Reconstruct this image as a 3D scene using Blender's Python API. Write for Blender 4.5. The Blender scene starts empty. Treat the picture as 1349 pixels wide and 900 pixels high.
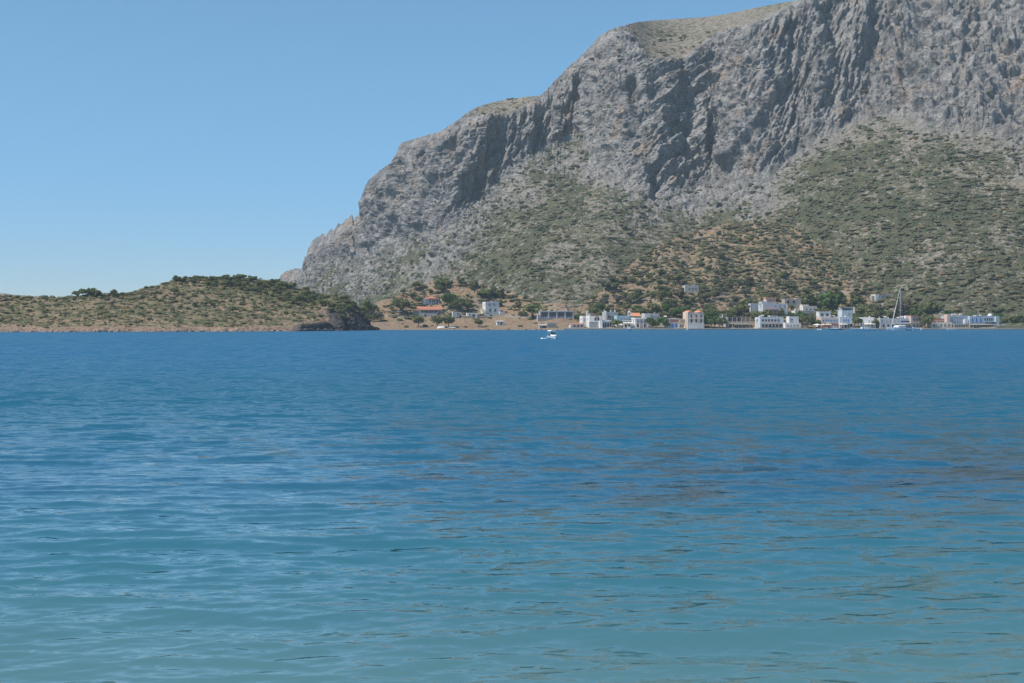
import bpy, bmesh, math, random
import numpy as np
from mathutils import Vector, Matrix

# ------------------------------------------------------------------ scene, camera, light
sc = bpy.context.scene
COL = sc.collection
RAD = math.radians
F = 1349 * 50 / 36.0          # focal length of the photograph in its own pixels
CXP, HZ, CAMH = 674.5, 423.5, 5.0

cam_d = bpy.data.cameras.new('camera'); cam = bpy.data.objects.new('camera', cam_d); COL.objects.link(cam)
cam.location = (0, 0, CAMH); cam.rotation_euler = (RAD(90), 0, 0)
cam_d.lens = 50; cam_d.sensor_width = 36; cam_d.shift_y = -26.5 / 1349
cam_d.clip_start = 0.5; cam_d.clip_end = 20000
sc.camera = cam

SUN_EL, SUN_AZ = 54.0, -20.0   # height of the sun; degrees it stands beyond the line running left from the camera
sd = Vector((-math.cos(RAD(SUN_EL)) * math.cos(RAD(SUN_AZ)), math.cos(RAD(SUN_EL)) * math.sin(RAD(SUN_AZ)), math.sin(RAD(SUN_EL))))
sun_l = bpy.data.lights.new('sun', 'SUN'); sun = bpy.data.objects.new('sun', sun_l); COL.objects.link(sun)
sun_l.energy = 4.9; sun_l.angle = RAD(0.53); sun_l.color = (1.0, 0.95, 0.87)
sun.rotation_euler = sd.to_track_quat('Z', 'Y').to_euler()
sun.location = (-300, 100, 600)

w = bpy.data.worlds.new('World'); sc.world = w; w.use_nodes = True
nt = w.node_tree; nt.nodes.clear()
sky = nt.nodes.new('ShaderNodeTexSky'); sky.sky_type = 'NISHITA'; sky.sun_disc = False
sky.sun_elevation = RAD(SUN_EL); sky.sun_rotation = math.atan2(sd.x, sd.y)
sky.altitude = 5000; sky.air_density = 1.9; sky.dust_density = 0.0; sky.ozone_density = 9.5
bg = nt.nodes.new('ShaderNodeBackground'); bg.inputs['Strength'].default_value = 0.095
wo = nt.nodes.new('ShaderNodeOutputWorld')
tint = nt.nodes.new('ShaderNodeMix'); tint.data_type = 'RGBA'; tint.blend_type = 'MULTIPLY'; tint.inputs[0].default_value = 1.0

tc = nt.nodes.new('ShaderNodeTexCoord'); sx = nt.nodes.new('ShaderNodeSeparateXYZ'); nt.links.new(tc.outputs['Generated'], sx.inputs[0])
mr = nt.nodes.new('ShaderNodeMapRange'); mr.interpolation_type = 'SMOOTHSTEP'; nt.links.new(sx.outputs['Z'], mr.inputs[0]); mr.inputs[1].default_value = 0.0; mr.inputs[2].default_value = 0.20
air = nt.nodes.new('ShaderNodeMix'); air.data_type = 'RGBA'; nt.links.new(mr.outputs[0], air.inputs[0])
air.inputs[6].default_value = (0.80, 0.91, 1.10, 1); air.inputs[7].default_value = (0.97, 1.17, 1.07, 1)   # blue sea air low down, clearer cyan above
nt.links.new(air.outputs[2], tint.inputs[7])
nt.links.new(sky.outputs[0], tint.inputs[6]); nt.links.new(tint.outputs[2], bg.inputs[0]); nt.links.new(bg.outputs[0], wo.inputs[0])

sc.view_settings.view_transform = 'Standard'; sc.view_settings.look = 'None'
sc.view_settings.exposure = 0.28; sc.view_settings.gamma = 1.0; sc.view_settings.use_curve_mapping = False
sc.render.engine = 'CYCLES'
cy = sc.cycles
cy.use_denoising = True; cy.denoising_prefilter = 'ACCURATE'; cy.use_adaptive_sampling = False
cy.max_bounces = 4; cy.diffuse_bounces = 2; cy.glossy_bounces = 2; cy.transmission_bounces = 2
cy.volume_bounces = 0; cy.transparent_max_bounces = 6
cy.sample_clamp_indirect = 4.0

# ------------------------------------------------------------------ noise (numpy)
def _h(ix, iy, iz, s):
    n = (ix.astype(np.uint32) * np.uint32(374761393) + iy.astype(np.uint32) * np.uint32(668265263)
         + iz.astype(np.uint32) * np.uint32(2246822519) + np.uint32(s * 974711 + 7))
    n = (n ^ (n >> np.uint32(13))) * np.uint32(1274126177)
    n = (n ^ (n >> np.uint32(16))) * np.uint32(2654435761)
    return n ^ (n >> np.uint32(15))
_G = np.random.RandomState(5).normal(size=(256, 3)); _G /= np.linalg.norm(_G, axis=1)[:, None]
_G = _G.astype(np.float32) * 1.5
def noise(x, y, z, seed=0):
    """gradient noise, about -1..1"""
    xf, yf, zf = np.floor(x), np.floor(y), np.floor(z)
    ix, iy, iz = xf.astype(np.int64), yf.astype(np.int64), zf.astype(np.int64)
    fx, fy, fz = (x - xf).astype(np.float32), (y - yf).astype(np.float32), (z - zf).astype(np.float32)
    fade = lambda t: t * t * t * (t * (t * 6 - 15) + 10)
    u, v, w_ = fade(fx), fade(fy), fade(fz)
    out = np.zeros(x.shape, np.float32)
    for dx in (0, 1):
        for dy in (0, 1):
            for dz in (0, 1):
                g = _G[_h(ix + dx, iy + dy, iz + dz, seed) & np.uint32(255)]
                d = g[..., 0] * (fx - dx) + g[..., 1] * (fy - dy) + g[..., 2] * (fz - dz)
                out += d * (u if dx else 1 - u) * (v if dy else 1 - v) * (w_ if dz else 1 - w_)
    return out
def fbm(x, y, z, oct=4, seed=0, gain=0.5):
    a, s, t = 1.0, 0.0, 0.0
    for i in range(oct):
        k = 2.03 ** i
        s = s + a * noise(x * k, y * k, z * k, seed + i); t += a; a *= gain
    return s / t
def ridged(x, y, z, oct=3, seed=0, gain=0.5):
    a, s, t = 1.0, 0.0, 0.0
    for i in range(oct):
        k = 2.07 ** i
        s = s + a * (1 - 2.2 * np.abs(noise(x * k, y * k, z * k, seed + i))); t += a; a *= gain
    return s / t
def sstep(a, b, x):
    t = np.clip((x - a) / (b - a), 0, 1); return t * t * (3 - 2 * t)
def curve(pts):
    xs = np.array([p[0] for p in pts], float); ys = np.array([p[1] for p in pts], float)
    return lambda x: np.interp(x, xs, ys)
def gauss_rows(A, sig):
    """smooth along the second axis"""
    r = int(3 * sig); k = np.exp(-0.5 * (np.arange(-r, r + 1) / sig) ** 2); k /= k.sum()
    P = np.pad(A, ((0, 0), (r, r)), mode='edge')
    return np.apply_along_axis(lambda row: np.convolve(row, k, mode='valid'), 1, P)

# ------------------------------------------------------------------ objects
def world(px, py, D):
    return np.stack([(px - CXP) / F * D, D * np.ones_like(px), CAMH + (HZ - py) / F * D], -1)
def W(px, py, D):
    return Vector(((px - CXP) / F * D, D, CAMH + (HZ - py) / F * D))

def tag(o, label=None, cat=None, group=None, kind=None):
    if label: o['label'] = label
    if cat: o['category'] = cat
    if group: o['group'] = group
    if kind: o['kind'] = kind
    return o
def empty(name, loc=(0, 0, 0), rz=0.0):
    o = bpy.data.objects.new(name, None); o.empty_display_size = 0.5
    COL.objects.link(o); o.location = loc; o.rotation_euler = (0, 0, rz); return o
def link(name, me, mat=None, parent=None, loc=None):
    o = bpy.data.objects.new(name, me); COL.objects.link(o)
    if mat is not None and not me.materials: me.materials.append(mat)
    if parent: o.parent = parent
    if loc is not None: o.location = loc
    return o
def obj(name, bm, mat=None, parent=None, loc=None, smooth=False, recalc=True):
    if recalc: bmesh.ops.recalc_face_normals(bm, faces=bm.faces)
    me = bpy.data.meshes.new(name); bm.to_mesh(me); bm.free()
    if smooth: me.polygons.foreach_set('use_smooth', [True] * len(me.polygons))
    return link(name, me, mat, parent, loc)
def copy_tree(o, parent=None):
    c = o.copy(); COL.objects.link(c)
    if parent: c.parent = parent
    for ch in [k for k in o.children]: copy_tree(ch, c)
    return c
def np_mesh(name, V, Q, mat=None, smooth=True, attrs=None):
    """V n x 3, Q m x k faces (k = 3 or 4)"""
    me = bpy.data.meshes.new(name); k = Q.shape[1]
    me.vertices.add(len(V)); me.vertices.foreach_set('co', np.ascontiguousarray(V, np.float32).ravel())
    me.loops.add(Q.size); me.loops.foreach_set('vertex_index', np.ascontiguousarray(Q, np.int32).ravel())
    me.polygons.add(len(Q)); me.polygons.foreach_set('loop_start', np.arange(0, Q.size, k, dtype=np.int32))
    me.polygons.foreach_set('loop_total', np.full(len(Q), k, np.int32))
    me.polygons.foreach_set('use_smooth', np.full(len(Q), smooth))
    for nme, arr in (attrs or {}).items():
        at = me.attributes.new(nme, 'FLOAT', 'POINT'); at.data.foreach_set('value', np.ascontiguousarray(arr, np.float32).ravel())
    me.update(calc_edges=True); me.validate()
    return link(name, me, mat)
def grid_quads(nr, nc):
    i = np.arange(nr - 1)[:, None] * nc + np.arange(nc - 1)[None, :]
    return np.stack([i, i + 1, i + nc + 1, i + nc], -1).reshape(-1, 4)

def bx(bm, x0, x1, y0, y1, z0, z1):
    v = [bm.verts.new(p) for p in ((x0,y0,z0),(x1,y0,z0),(x1,y1,z0),(x0,y1,z0),(x0,y0,z1),(x1,y0,z1),(x1,y1,z1),(x0,y1,z1))]
    for f in ((0,1,2,3),(4,5,6,7),(0,1,5,4),(1,2,6,5),(2,3,7,6),(3,0,4,7)): bm.faces.new([v[i] for i in f])
    return v
def tube(bm, pts, radii, n=6, cap=True):
    rings = []
    for i, p in enumerate(pts):
        p = Vector(p); a = Vector(pts[max(i - 1, 0)]); b = Vector(pts[min(i + 1, len(pts) - 1)])
        d = (b - a).normalized(); u = d.orthogonal().normalized(); v = d.cross(u); r = radii[i] if hasattr(radii, '__len__') else radii
        rings.append([bm.verts.new(p + (u * math.cos(2 * math.pi * k / n) + v * math.sin(2 * math.pi * k / n)) * r) for k in range(n)])
    for a, b in zip(rings, rings[1:]):
        for k in range(n): bm.faces.new((a[k], a[(k + 1) % n], b[(k + 1) % n], b[k]))
    if cap: bm.faces.new(rings[0]); bm.faces.new(rings[-1][::-1])
def BM(): return bmesh.new()

# ------------------------------------------------------------------ materials
class NT:
    def __init__(self, name):
        self.m = bpy.data.materials.new(name); self.m.use_nodes = True
        self.t = self.m.node_tree; self.t.nodes.clear()
        self.out = self.n('ShaderNodeOutputMaterial')
    def n(self, typ, **kw):
        nd = self.t.nodes.new(typ)
        for k, v in kw.items(): setattr(nd, k, v)
        return nd
    def l(self, a, b): self.t.links.new(a, b)
    def val(self, sock, v):
        if hasattr(v, 'links'): self.l(v, sock)
        else: sock.default_value = v
    def math(self, op, a, b=0.0, c=None, clamp=False):
        nd = self.n('ShaderNodeMath', operation=op, use_clamp=clamp)
        self.val(nd.inputs[0], a); self.val(nd.inputs[1], b)
        if c is not None: self.val(nd.inputs[2], c)
        return nd.outputs[0]
    def vmath(self, op, a, b):
        nd = self.n('ShaderNodeVectorMath', operation=op); self.val(nd.inputs[0], a); self.val(nd.inputs[1], b)
        return nd.outputs[0]
    def mix(self, f, a, b):
        nd = self.n('ShaderNodeMix', data_type='RGBA'); self.val(nd.inputs[0], f)
        self.val(nd.inputs[6], a if hasattr(a, 'links') else (*a, 1)); self.val(nd.inputs[7], b if hasattr(b, 'links') else (*b, 1))
        return nd.outputs[2]
    def pos(self):
        return self.n('ShaderNodeTexCoord').outputs['Object']
    def noise(self, vec, scale, detail=4, rough=0.55, stretch=None, out='Fac', rot=None):
        if stretch or rot:
            mp = self.n('ShaderNodeMapping'); self.l(vec, mp.inputs['Vector'])
            if rot: mp.inputs['Rotation'].default_value = rot
            if stretch: mp.inputs['Scale'].default_value = stretch
            vec = mp.outputs[0]
        nd = self.n('ShaderNodeTexNoise'); self.l(vec, nd.inputs['Vector'])
        nd.inputs['Scale'].default_value = scale; nd.inputs['Detail'].default_value = detail; nd.inputs['Roughness'].default_value = rough
        return nd.outputs[out]
    def ramp(self, f, a, b):
        nd = self.n('ShaderNodeMapRange', interpolation_type='SMOOTHSTEP'); self.val(nd.inputs[0], f)
        nd.inputs[1].default_value = a; nd.inputs[2].default_value = b
        return nd.outputs[0]
    def attr(self, name):
        return self.n('ShaderNodeAttribute', attribute_name=name).outputs['Fac']
    def bump(self, h, dist, strength=1.0):
        nd = self.n('ShaderNodeBump'); self.l(h, nd.inputs['Height'])
        nd.inputs['Distance'].default_value = dist; nd.inputs['Strength'].default_value = strength
        return nd.outputs[0]
    def principled(self, col, rough=0.8, spec=0.3, normal=None, metal=0.0):
        p = self.n('ShaderNodeBsdfPrincipled')
        self.val(p.inputs['Base Color'], col if hasattr(col, 'links') else (*col, 1))
        self.val(p.inputs['Roughness'], rough); p.inputs['Specular IOR Level'].default_value = spec
        p.inputs['Metallic'].default_value = metal
        if normal is not None: self.l(normal, p.inputs['Normal'])
        self.l(p.outputs[0], self.out.inputs[0]); return p

def plain(name, col, rough=0.7, var=0.12, scale=0.6, spec=0.3, metal=0.0, dirt=None):
    """painted or plastered surface with uneven tone and stains"""
    t = NT(name); p = t.pos()
    n1 = t.noise(p, scale, 5, 0.6)
    c = t.mix(t.ramp(n1, 0.3, 0.7), tuple(x * (1 - var) for x in col), tuple(min(1, x * (1 + var)) for x in col))
    if dirt:
        n2 = t.noise(p, scale * 1.7, 6, 0.7, stretch=(1, 1, 0.35))
        c = t.mix(t.math('MULTIPLY', t.ramp(n2, 0.5, 0.75), 0.55), c, dirt)
    t.principled(c, rough, spec, metal=metal)
    return t.m

M = {}
M['white'] = plain('white_plaster', (0.64, 0.625, 0.61), 0.8, 0.06, 0.5, dirt=(0.46, 0.43, 0.40))
M['cream'] = plain('cream_plaster', (0.62, 0.56, 0.46), 0.8, 0.08, 0.5, dirt=(0.40, 0.34, 0.28))
M['pink'] = plain('pink_plaster', (0.56, 0.44, 0.38), 0.8, 0.10, 0.5, dirt=(0.36, 0.28, 0.24))
M['pale_blue'] = plain('pale_blue_plaster', (0.45, 0.49, 0.52), 0.8, 0.06, 0.5, dirt=(0.42, 0.45, 0.47))
M['blue'] = plain('light_blue_plaster', (0.36, 0.43, 0.54), 0.8, 0.08, 0.5, dirt=(0.34, 0.40, 0.50))
M['teal'] = plain('teal_plaster', (0.32, 0.46, 0.50), 0.8, 0.08, 0.5, dirt=(0.26, 0.34, 0.36))
M['grey'] = plain('grey_render', (0.42, 0.42, 0.43), 0.85, 0.10, 0.5, dirt=(0.28, 0.27, 0.27))
M['stone'] = plain('stone_masonry', (0.36, 0.32, 0.28), 0.9, 0.30, 1.6, dirt=(0.20, 0.18, 0.16))
M['tan_stone'] = plain('tan_stone_masonry', (0.44, 0.35, 0.26), 0.9, 0.28, 1.5, dirt=(0.26, 0.20, 0.15))
M['red_tile'] = plain('terracotta_tiles', (0.42, 0.17, 0.11), 0.8, 0.25, 1.8, dirt=(0.24, 0.11, 0.08))
M['orange_tile'] = plain('orange_tiles', (0.58, 0.24, 0.12), 0.8, 0.2, 1.8, dirt=(0.36, 0.17, 0.10))
M['red_paint'] = plain('red_paint', (0.40, 0.13, 0.10), 0.6, 0.15, 1.0)
M['concrete'] = plain('concrete', (0.46, 0.44, 0.41), 0.85, 0.14, 0.7, dirt=(0.27, 0.25, 0.23))
M['glass'] = plain('dark_window_glass', (0.035, 0.045, 0.06), 0.12, 0.2, 0.5, spec=0.6)
M['void'] = plain('dark_opening', (0.03, 0.028, 0.03), 0.9, 0.2, 0.5)
M['frame'] = plain('window_frame_paint', (0.55, 0.54, 0.53), 0.6, 0.05)
M['blue_paint'] = plain('blue_paint', (0.04, 0.16, 0.42), 0.5, 0.12)
M['wood'] = plain('weathered_wood', (0.22, 0.15, 0.10), 0.8, 0.3, 2.0)
M['reed'] = plain('reed_roofing', (0.42, 0.36, 0.25), 0.9, 0.25, 1.6)
M['shade_cloth'] = plain('dark_shade_cloth', (0.05, 0.05, 0.065), 0.9, 0.15)
M['canvas'] = plain('white_canvas', (0.76, 0.72, 0.65), 0.8, 0.05)
M['boat_white'] = plain('white_gelcoat', (0.78, 0.78, 0.78), 0.3, 0.04, spec=0.5)
M['boat_blue'] = plain('blue_boat_paint', (0.05, 0.22, 0.36), 0.4, 0.12, spec=0.5)
M['boat_turq'] = plain('turquoise_boat_paint', (0.12, 0.38, 0.46), 0.4, 0.12, spec=0.5)
M['boat_pale'] = plain('pale_blue_boat_paint', (0.42, 0.60, 0.70), 0.4, 0.06, spec=0.5)
M['dark_blue'] = plain('dark_blue_canvas', (0.03, 0.05, 0.13), 0.7, 0.15)
M['dark'] = plain('black_rubber', (0.025, 0.025, 0.03), 0.7, 0.2)
M['alu'] = plain('aluminium_spar', (0.48, 0.49, 0.51), 0.4, 0.05, metal=0.3)
M['metal_grey'] = plain('grey_metal', (0.30, 0.31, 0.32), 0.5, 0.1)
M['skin'] = plain('sunburnt_skin', (0.48, 0.28, 0.20), 0.6, 0.08, 3)
M['hair'] = plain('dark_hair', (0.04, 0.03, 0.025), 0.7, 0.1, 8)
M['cloth_black'] = plain('black_cloth', (0.03, 0.03, 0.035), 0.9, 0.1, 4)
M['cloth_red'] = plain('faded_red_cloth', (0.42, 0.20, 0.17), 0.9, 0.1, 4)
M['cloth_white'] = plain('white_cloth', (0.70, 0.70, 0.70), 0.9, 0.05, 4)
M['car_silver'] = plain('silver_car_paint', (0.46, 0.47, 0.50), 0.3, 0.04, spec=0.6)
M['car_white'] = plain('white_car_paint', (0.78, 0.78, 0.78), 0.3, 0.03, spec=0.6)
M['bark'] = plain('bark', (0.13, 0.10, 0.075), 0.95, 0.3, 3.0)
# ------------------------------------------------------------------ land materials
def land_material(name, rock_a, rock_b, soil, soil2, green, green2, streak):
    t = NT(name); p = t.pos()
    n_big = t.noise(p, 0.012, 4, 0.6)
    n_mid = t.noise(p, 0.09, 5, 0.62)
    n_fin = t.noise(p, 0.42, 5, 0.65)
    rock = t.mix(t.ramp(n_mid, 0.32, 0.68), rock_a, rock_b)
    # ochre mineral streaks run down the faces
    n_st = t.noise(p, 0.06, 5, 0.65, stretch=(1.0, 1.0, 0.28), rot=(0, RAD(22), 0))
    rock = t.mix(t.math('MULTIPLY', t.ramp(n_st, 0.54, 0.68), t.math('MULTIPLY', t.attr('cliff'), 0.8)), rock, streak)
    n_bl = t.noise(p, 0.11, 5, 0.68, stretch=(1.0, 1.0, 0.22), rot=(0, RAD(18), 0))  # dark stain streaks, also standing in for crevice shade in the rock colour
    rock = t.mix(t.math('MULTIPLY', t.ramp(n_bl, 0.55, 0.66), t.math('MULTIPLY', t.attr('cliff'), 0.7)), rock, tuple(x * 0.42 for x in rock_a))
    rock = t.mix(t.math('MULTIPLY', t.ramp(n_fin, 0.50, 0.66), 0.75), rock, tuple(x * 0.5 for x in rock_a))  # dark specks put fine rock shading into the colour
    n_li = t.noise(p, 0.9, 3, 0.7); rock = t.mix(t.math('MULTIPLY', t.ramp(n_li, 0.55, 0.70), 0.6), rock, tuple(min(1, x * 1.35) for x in rock_b))
    ground = t.mix(t.ramp(n_mid, 0.35, 0.65), soil, soil2)
    ground = t.mix(t.ramp(n_fin, 0.50, 0.64), ground, tuple(x * 1.05 for x in rock_b))
    gcol = t.mix(t.ramp(t.noise(p, 0.06, 4, 0.6), 0.35, 0.65), green, green2)
    n_v = t.noise(p, 0.22, 5, 0.62, stretch=(0.8, 1.0, 1.3))
    vsum = t.math('ADD', t.attr('veg'), t.math('MULTIPLY', t.math('SUBTRACT', n_v, 0.5), 2.6))
    vsum = t.math('ADD', vsum, t.math('MULTIPLY', t.math('SUBTRACT', n_big, 0.5), 0.8))
    vmask = t.ramp(vsum, 0.42, 0.62)
    base = t.mix(t.attr('soil'), rock, ground)
    c = t.mix(vmask, base, gcol)
    c = t.mix(t.attr('dark'), c, t.mix(t.ramp(n_fin, 0.35, 0.65), (0.040, 0.038, 0.040), (0.10, 0.088, 0.08)))
    h = t.math('ADD', t.math('MULTIPLY', n_fin, 1.0), t.math('MULTIPLY', n_v, 1.2))
    t.principled(c, 0.95, 0.15, normal=t.bump(h, 2.6, 1.0))
    return t.m
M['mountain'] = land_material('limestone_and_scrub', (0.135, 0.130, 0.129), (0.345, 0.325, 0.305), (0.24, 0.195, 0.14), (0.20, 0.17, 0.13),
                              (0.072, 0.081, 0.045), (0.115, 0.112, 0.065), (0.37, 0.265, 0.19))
M['hill'] = land_material('dry_grass_and_scrub', (0.19, 0.175, 0.15), (0.30, 0.27, 0.235), (0.30, 0.212, 0.120), (0.265, 0.165, 0.095),
                          (0.075, 0.092, 0.042), (0.125, 0.130, 0.060), (0.42, 0.33, 0.26))
M['headland'] = land_material('headland_scrub', (0.21, 0.15, 0.12), (0.39, 0.26, 0.19), (0.24, 0.205, 0.115), (0.22, 0.17, 0.10),
                              (0.105, 0.112, 0.056), (0.16, 0.155, 0.080), (0.42, 0.31, 0.24))

class Sheet: pass
def land_sheet(x0, x1, nx, nv, ybase, ytop, dbase, slope, smooth_px=14, dsm=None):
    """a hillside: columns over bearing, rows from its foot to its crest; the slope decides how far each row stands"""
    s = Sheet(); s.x0, s.x1, s.nx, s.nv = x0, x1, nx, nv
    px = np.linspace(x0, x1, nx); v = np.linspace(0, 1, nv)
    PX = np.repeat(px[None, :], nv, 0); yb, yt = ybase(px), ytop(px)
    PY = yb[None, :] + v[:, None] * (yt - yb)[None, :]
    TH = (HZ - PY) / F
    TS = np.maximum(slope(PX, PY), TH + 0.07)
    dl = np.diff(TH, axis=0) / (0.5 * (TS[1:] + TS[:-1]) - 0.5 * (TH[1:] + TH[:-1]))
    lnD = np.vstack([np.zeros((1, nx)), np.cumsum(dl, axis=0)])
    D = dbase(px)[None, :] * np.exp(lnD)
    D = gauss_rows(D, smooth_px * (nx - 1) / (x1 - x0))
    s.PX, s.PY, s.D = PX, PY, D; s.yb, s.yt, s.px = yb, yt, px
    s.P = world(PX, PY, D)
    gx = np.gradient(s.P, axis=1); gv = np.gradient(s.P, axis=0)
    N = np.cross(gx, gv); N /= np.linalg.norm(N, axis=2)[..., None] + 1e-9
    s.N = N
    return s
def at(s, px, py):
    """the point of the hillside seen at a place of the photograph, with its normal"""
    yb = np.interp(px, s.px, s.yb); yt = np.interp(px, s.px, s.yt)
    v = min(max((yb - py) / (yb - yt), 0), 1) * (s.nv - 1); u = min(max((px - s.x0) / (s.x1 - s.x0), 0), 1) * (s.nx - 1)
    i, j = min(int(v), s.nv - 2), min(int(u), s.nx - 2); a, b = v - i, u - j
    q = s.Q[i, j] * (1 - a) * (1 - b) + s.Q[i, j + 1] * (1 - a) * b + s.Q[i + 1, j] * a * (1 - b) + s.Q[i + 1, j + 1] * a * b
    return Vector(q)
def finish_sheet(s, name, mat, front, back, attrs):
    """rows in front (below the water or the quay) and down the far side close the hill"""
    rows = []; A = {k: [] for k in attrs}
    for dD, z in front:
        r = s.Q[0].copy(); k = (r[:, 1] + dD) / r[:, 1]; r[:, 0] *= k; r[:, 1] *= k; r[:, 2] = z; rows.append(r)
    nf = len(rows); rows += list(s.Q)
    for dD, dz in back:
        r = s.Q[-1].copy(); k = (r[:, 1] + dD) / r[:, 1]; r[:, 0] *= k; r[:, 1] *= k; r[:, 2] = np.maximum(r[:, 2] + dz, -4); rows.append(r)
    V = np.stack(rows); nr = len(rows)
    at_ = {k: np.concatenate([np.repeat(a[:1], nf, 0), a, np.repeat(a[-1:], len(back), 0)]) for k, a in attrs.items()}
    o = np_mesh(name, V.reshape(-1, 3), grid_quads(nr, s.nx), mat, True, at_)
    return tag(o, kind='structure')
def vnormal_z(Q):
    gx = np.gradient(Q, axis=1); gv = np.gradient(Q, axis=0); n = np.cross(gx, gv)
    n /= np.linalg.norm(n, axis=2)[..., None] + 1e-9
    return np.abs(n[..., 2])
def poly_dist(PX, PY, pts):
    d = np.full(PX.shape, 1e9)
    for (ax, ay), (bx_, by) in zip(pts, pts[1:]):
        L = (bx_ - ax) ** 2 + (by - ay) ** 2
        t = np.clip(((PX - ax) * (bx_ - ax) + (PY - ay) * (by - ay)) / L, 0, 1)
        d = np.minimum(d, np.hypot(PX - ax - t * (bx_ - ax), PY - ay - t * (by - ay)))
    return d

# ------------------------------------------------------------------ the mountain
m_top = curve([(250,392),(340,384),(362,371),(371,363),(378,357),(392,354),(403,351),(404,341),(405.5,329),(412,317),(418,313),(421,311),(424,307.5),
    (426,307),(429,313),(434,304),(437,299.5),(440,304),(444,299),(446.5,294),(450,297),(455,290),(461,285),(463.5,283),(466,291),(471,285),(475.5,284),
    (478,262),(480,250),(486,238),(494,230),(503,223),(512,217),(521,213),(523,206),(526,194),(530,188.5),(540,185),(560,179),(580,174),(592,166),
    (604,158),(612,151),(620,146),(630,140.5),(645,136),(665,131.5),(690,128),(712,126),(716,122),(730,108),(741,97),(752,85),(764,75.5),(778,62),
    (792,46),(803,40),(815,36),(826,32.5),(840,29),(860,27),(890,25),(930,22.5),(960,18),(985,12.5),(1010,7.5),(1035,3),(1048,1.5),(1056,-5),(1080,-18),
    (1120,-36),(1180,-60),(1260,-90),(1349,-105),(1450,-95),(1560,-60)])
m_cb = curve([(250,396),(340,390),(371,375),(400,356),(430,346),(460,340),(500,326),(545,312),(585,306),(612,285),(640,252),(668,228),(700,200),(735,186),(765,178),
    (785,196),(800,215),(830,246),(870,256),(900,244),(940,228),(985,236),(1010,232),(1050,192),(1095,172),(1140,152),(1185,150),(1225,170),(1290,172),(1349,182),(1560,190)])
m_ct = curve([(250,300),(480,235),(520,207),(530,186),(592,163),(620,152),(640,156),(668,152),(690,142),(712,122),(765,72),(800,38),(820,32),(835,52),(850,76),(866,84),
    (886,84),(905,76),(930,58),(960,44),(1000,32),(1030,16),(1048,2),(1060,-30),(1120,-60),(1200,-120),(1560,-150)])
m_d = curve([(250,1520),(371,1470),(480,1300),(600,1120),(700,1030),(800,1010),(860,1030),(930,1030),(1000,995),(1080,935),(1160,900),(1240,880),(1349,870),(1560,870)])
def m_slope(PX, PY):
    cb, ct = m_cb(PX), m_ct(PX)
    wob = 7 * noise(PX / 26, PY / 26, PX * 0, 71)
    below = 0.47 + 0.24 * np.exp(-np.maximum(PY - cb, 0) / 45)
    steep = np.interp(PX, [250, 420, 480, 700, 950, 1120, 1200, 1349], [1.3, 1.7, 2.2, 1.9, 1.45, 1.2, 0.95, 0.9])
    k = sstep(10, -10, PY - cb + wob)
    k2 = sstep(6, -6, PY - ct)
    s_ = below * (1 - k) + steep * k
    return s_ * (1 - k2) + 0.40 * k2
def m_top_rough(x):
    k = 2.6 * (x < 480) + 1.5 * ((x >= 480) & (x < 560)) + 1.0 * ((x >= 560) & (x < 640)) + 1.3 * ((x > 712) & (x < 832)) + 0.25
    z = 0 * x
    return m_top(x) + k * (noise(x / 7.0, z, z, 181) + 0.8 * noise(x / 2.6, z, z, 182))
mt = land_sheet(250, 1560, 1420, 600, lambda x: 424 + 0 * x, m_top_rough, m_d, m_slope, 12)
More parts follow.
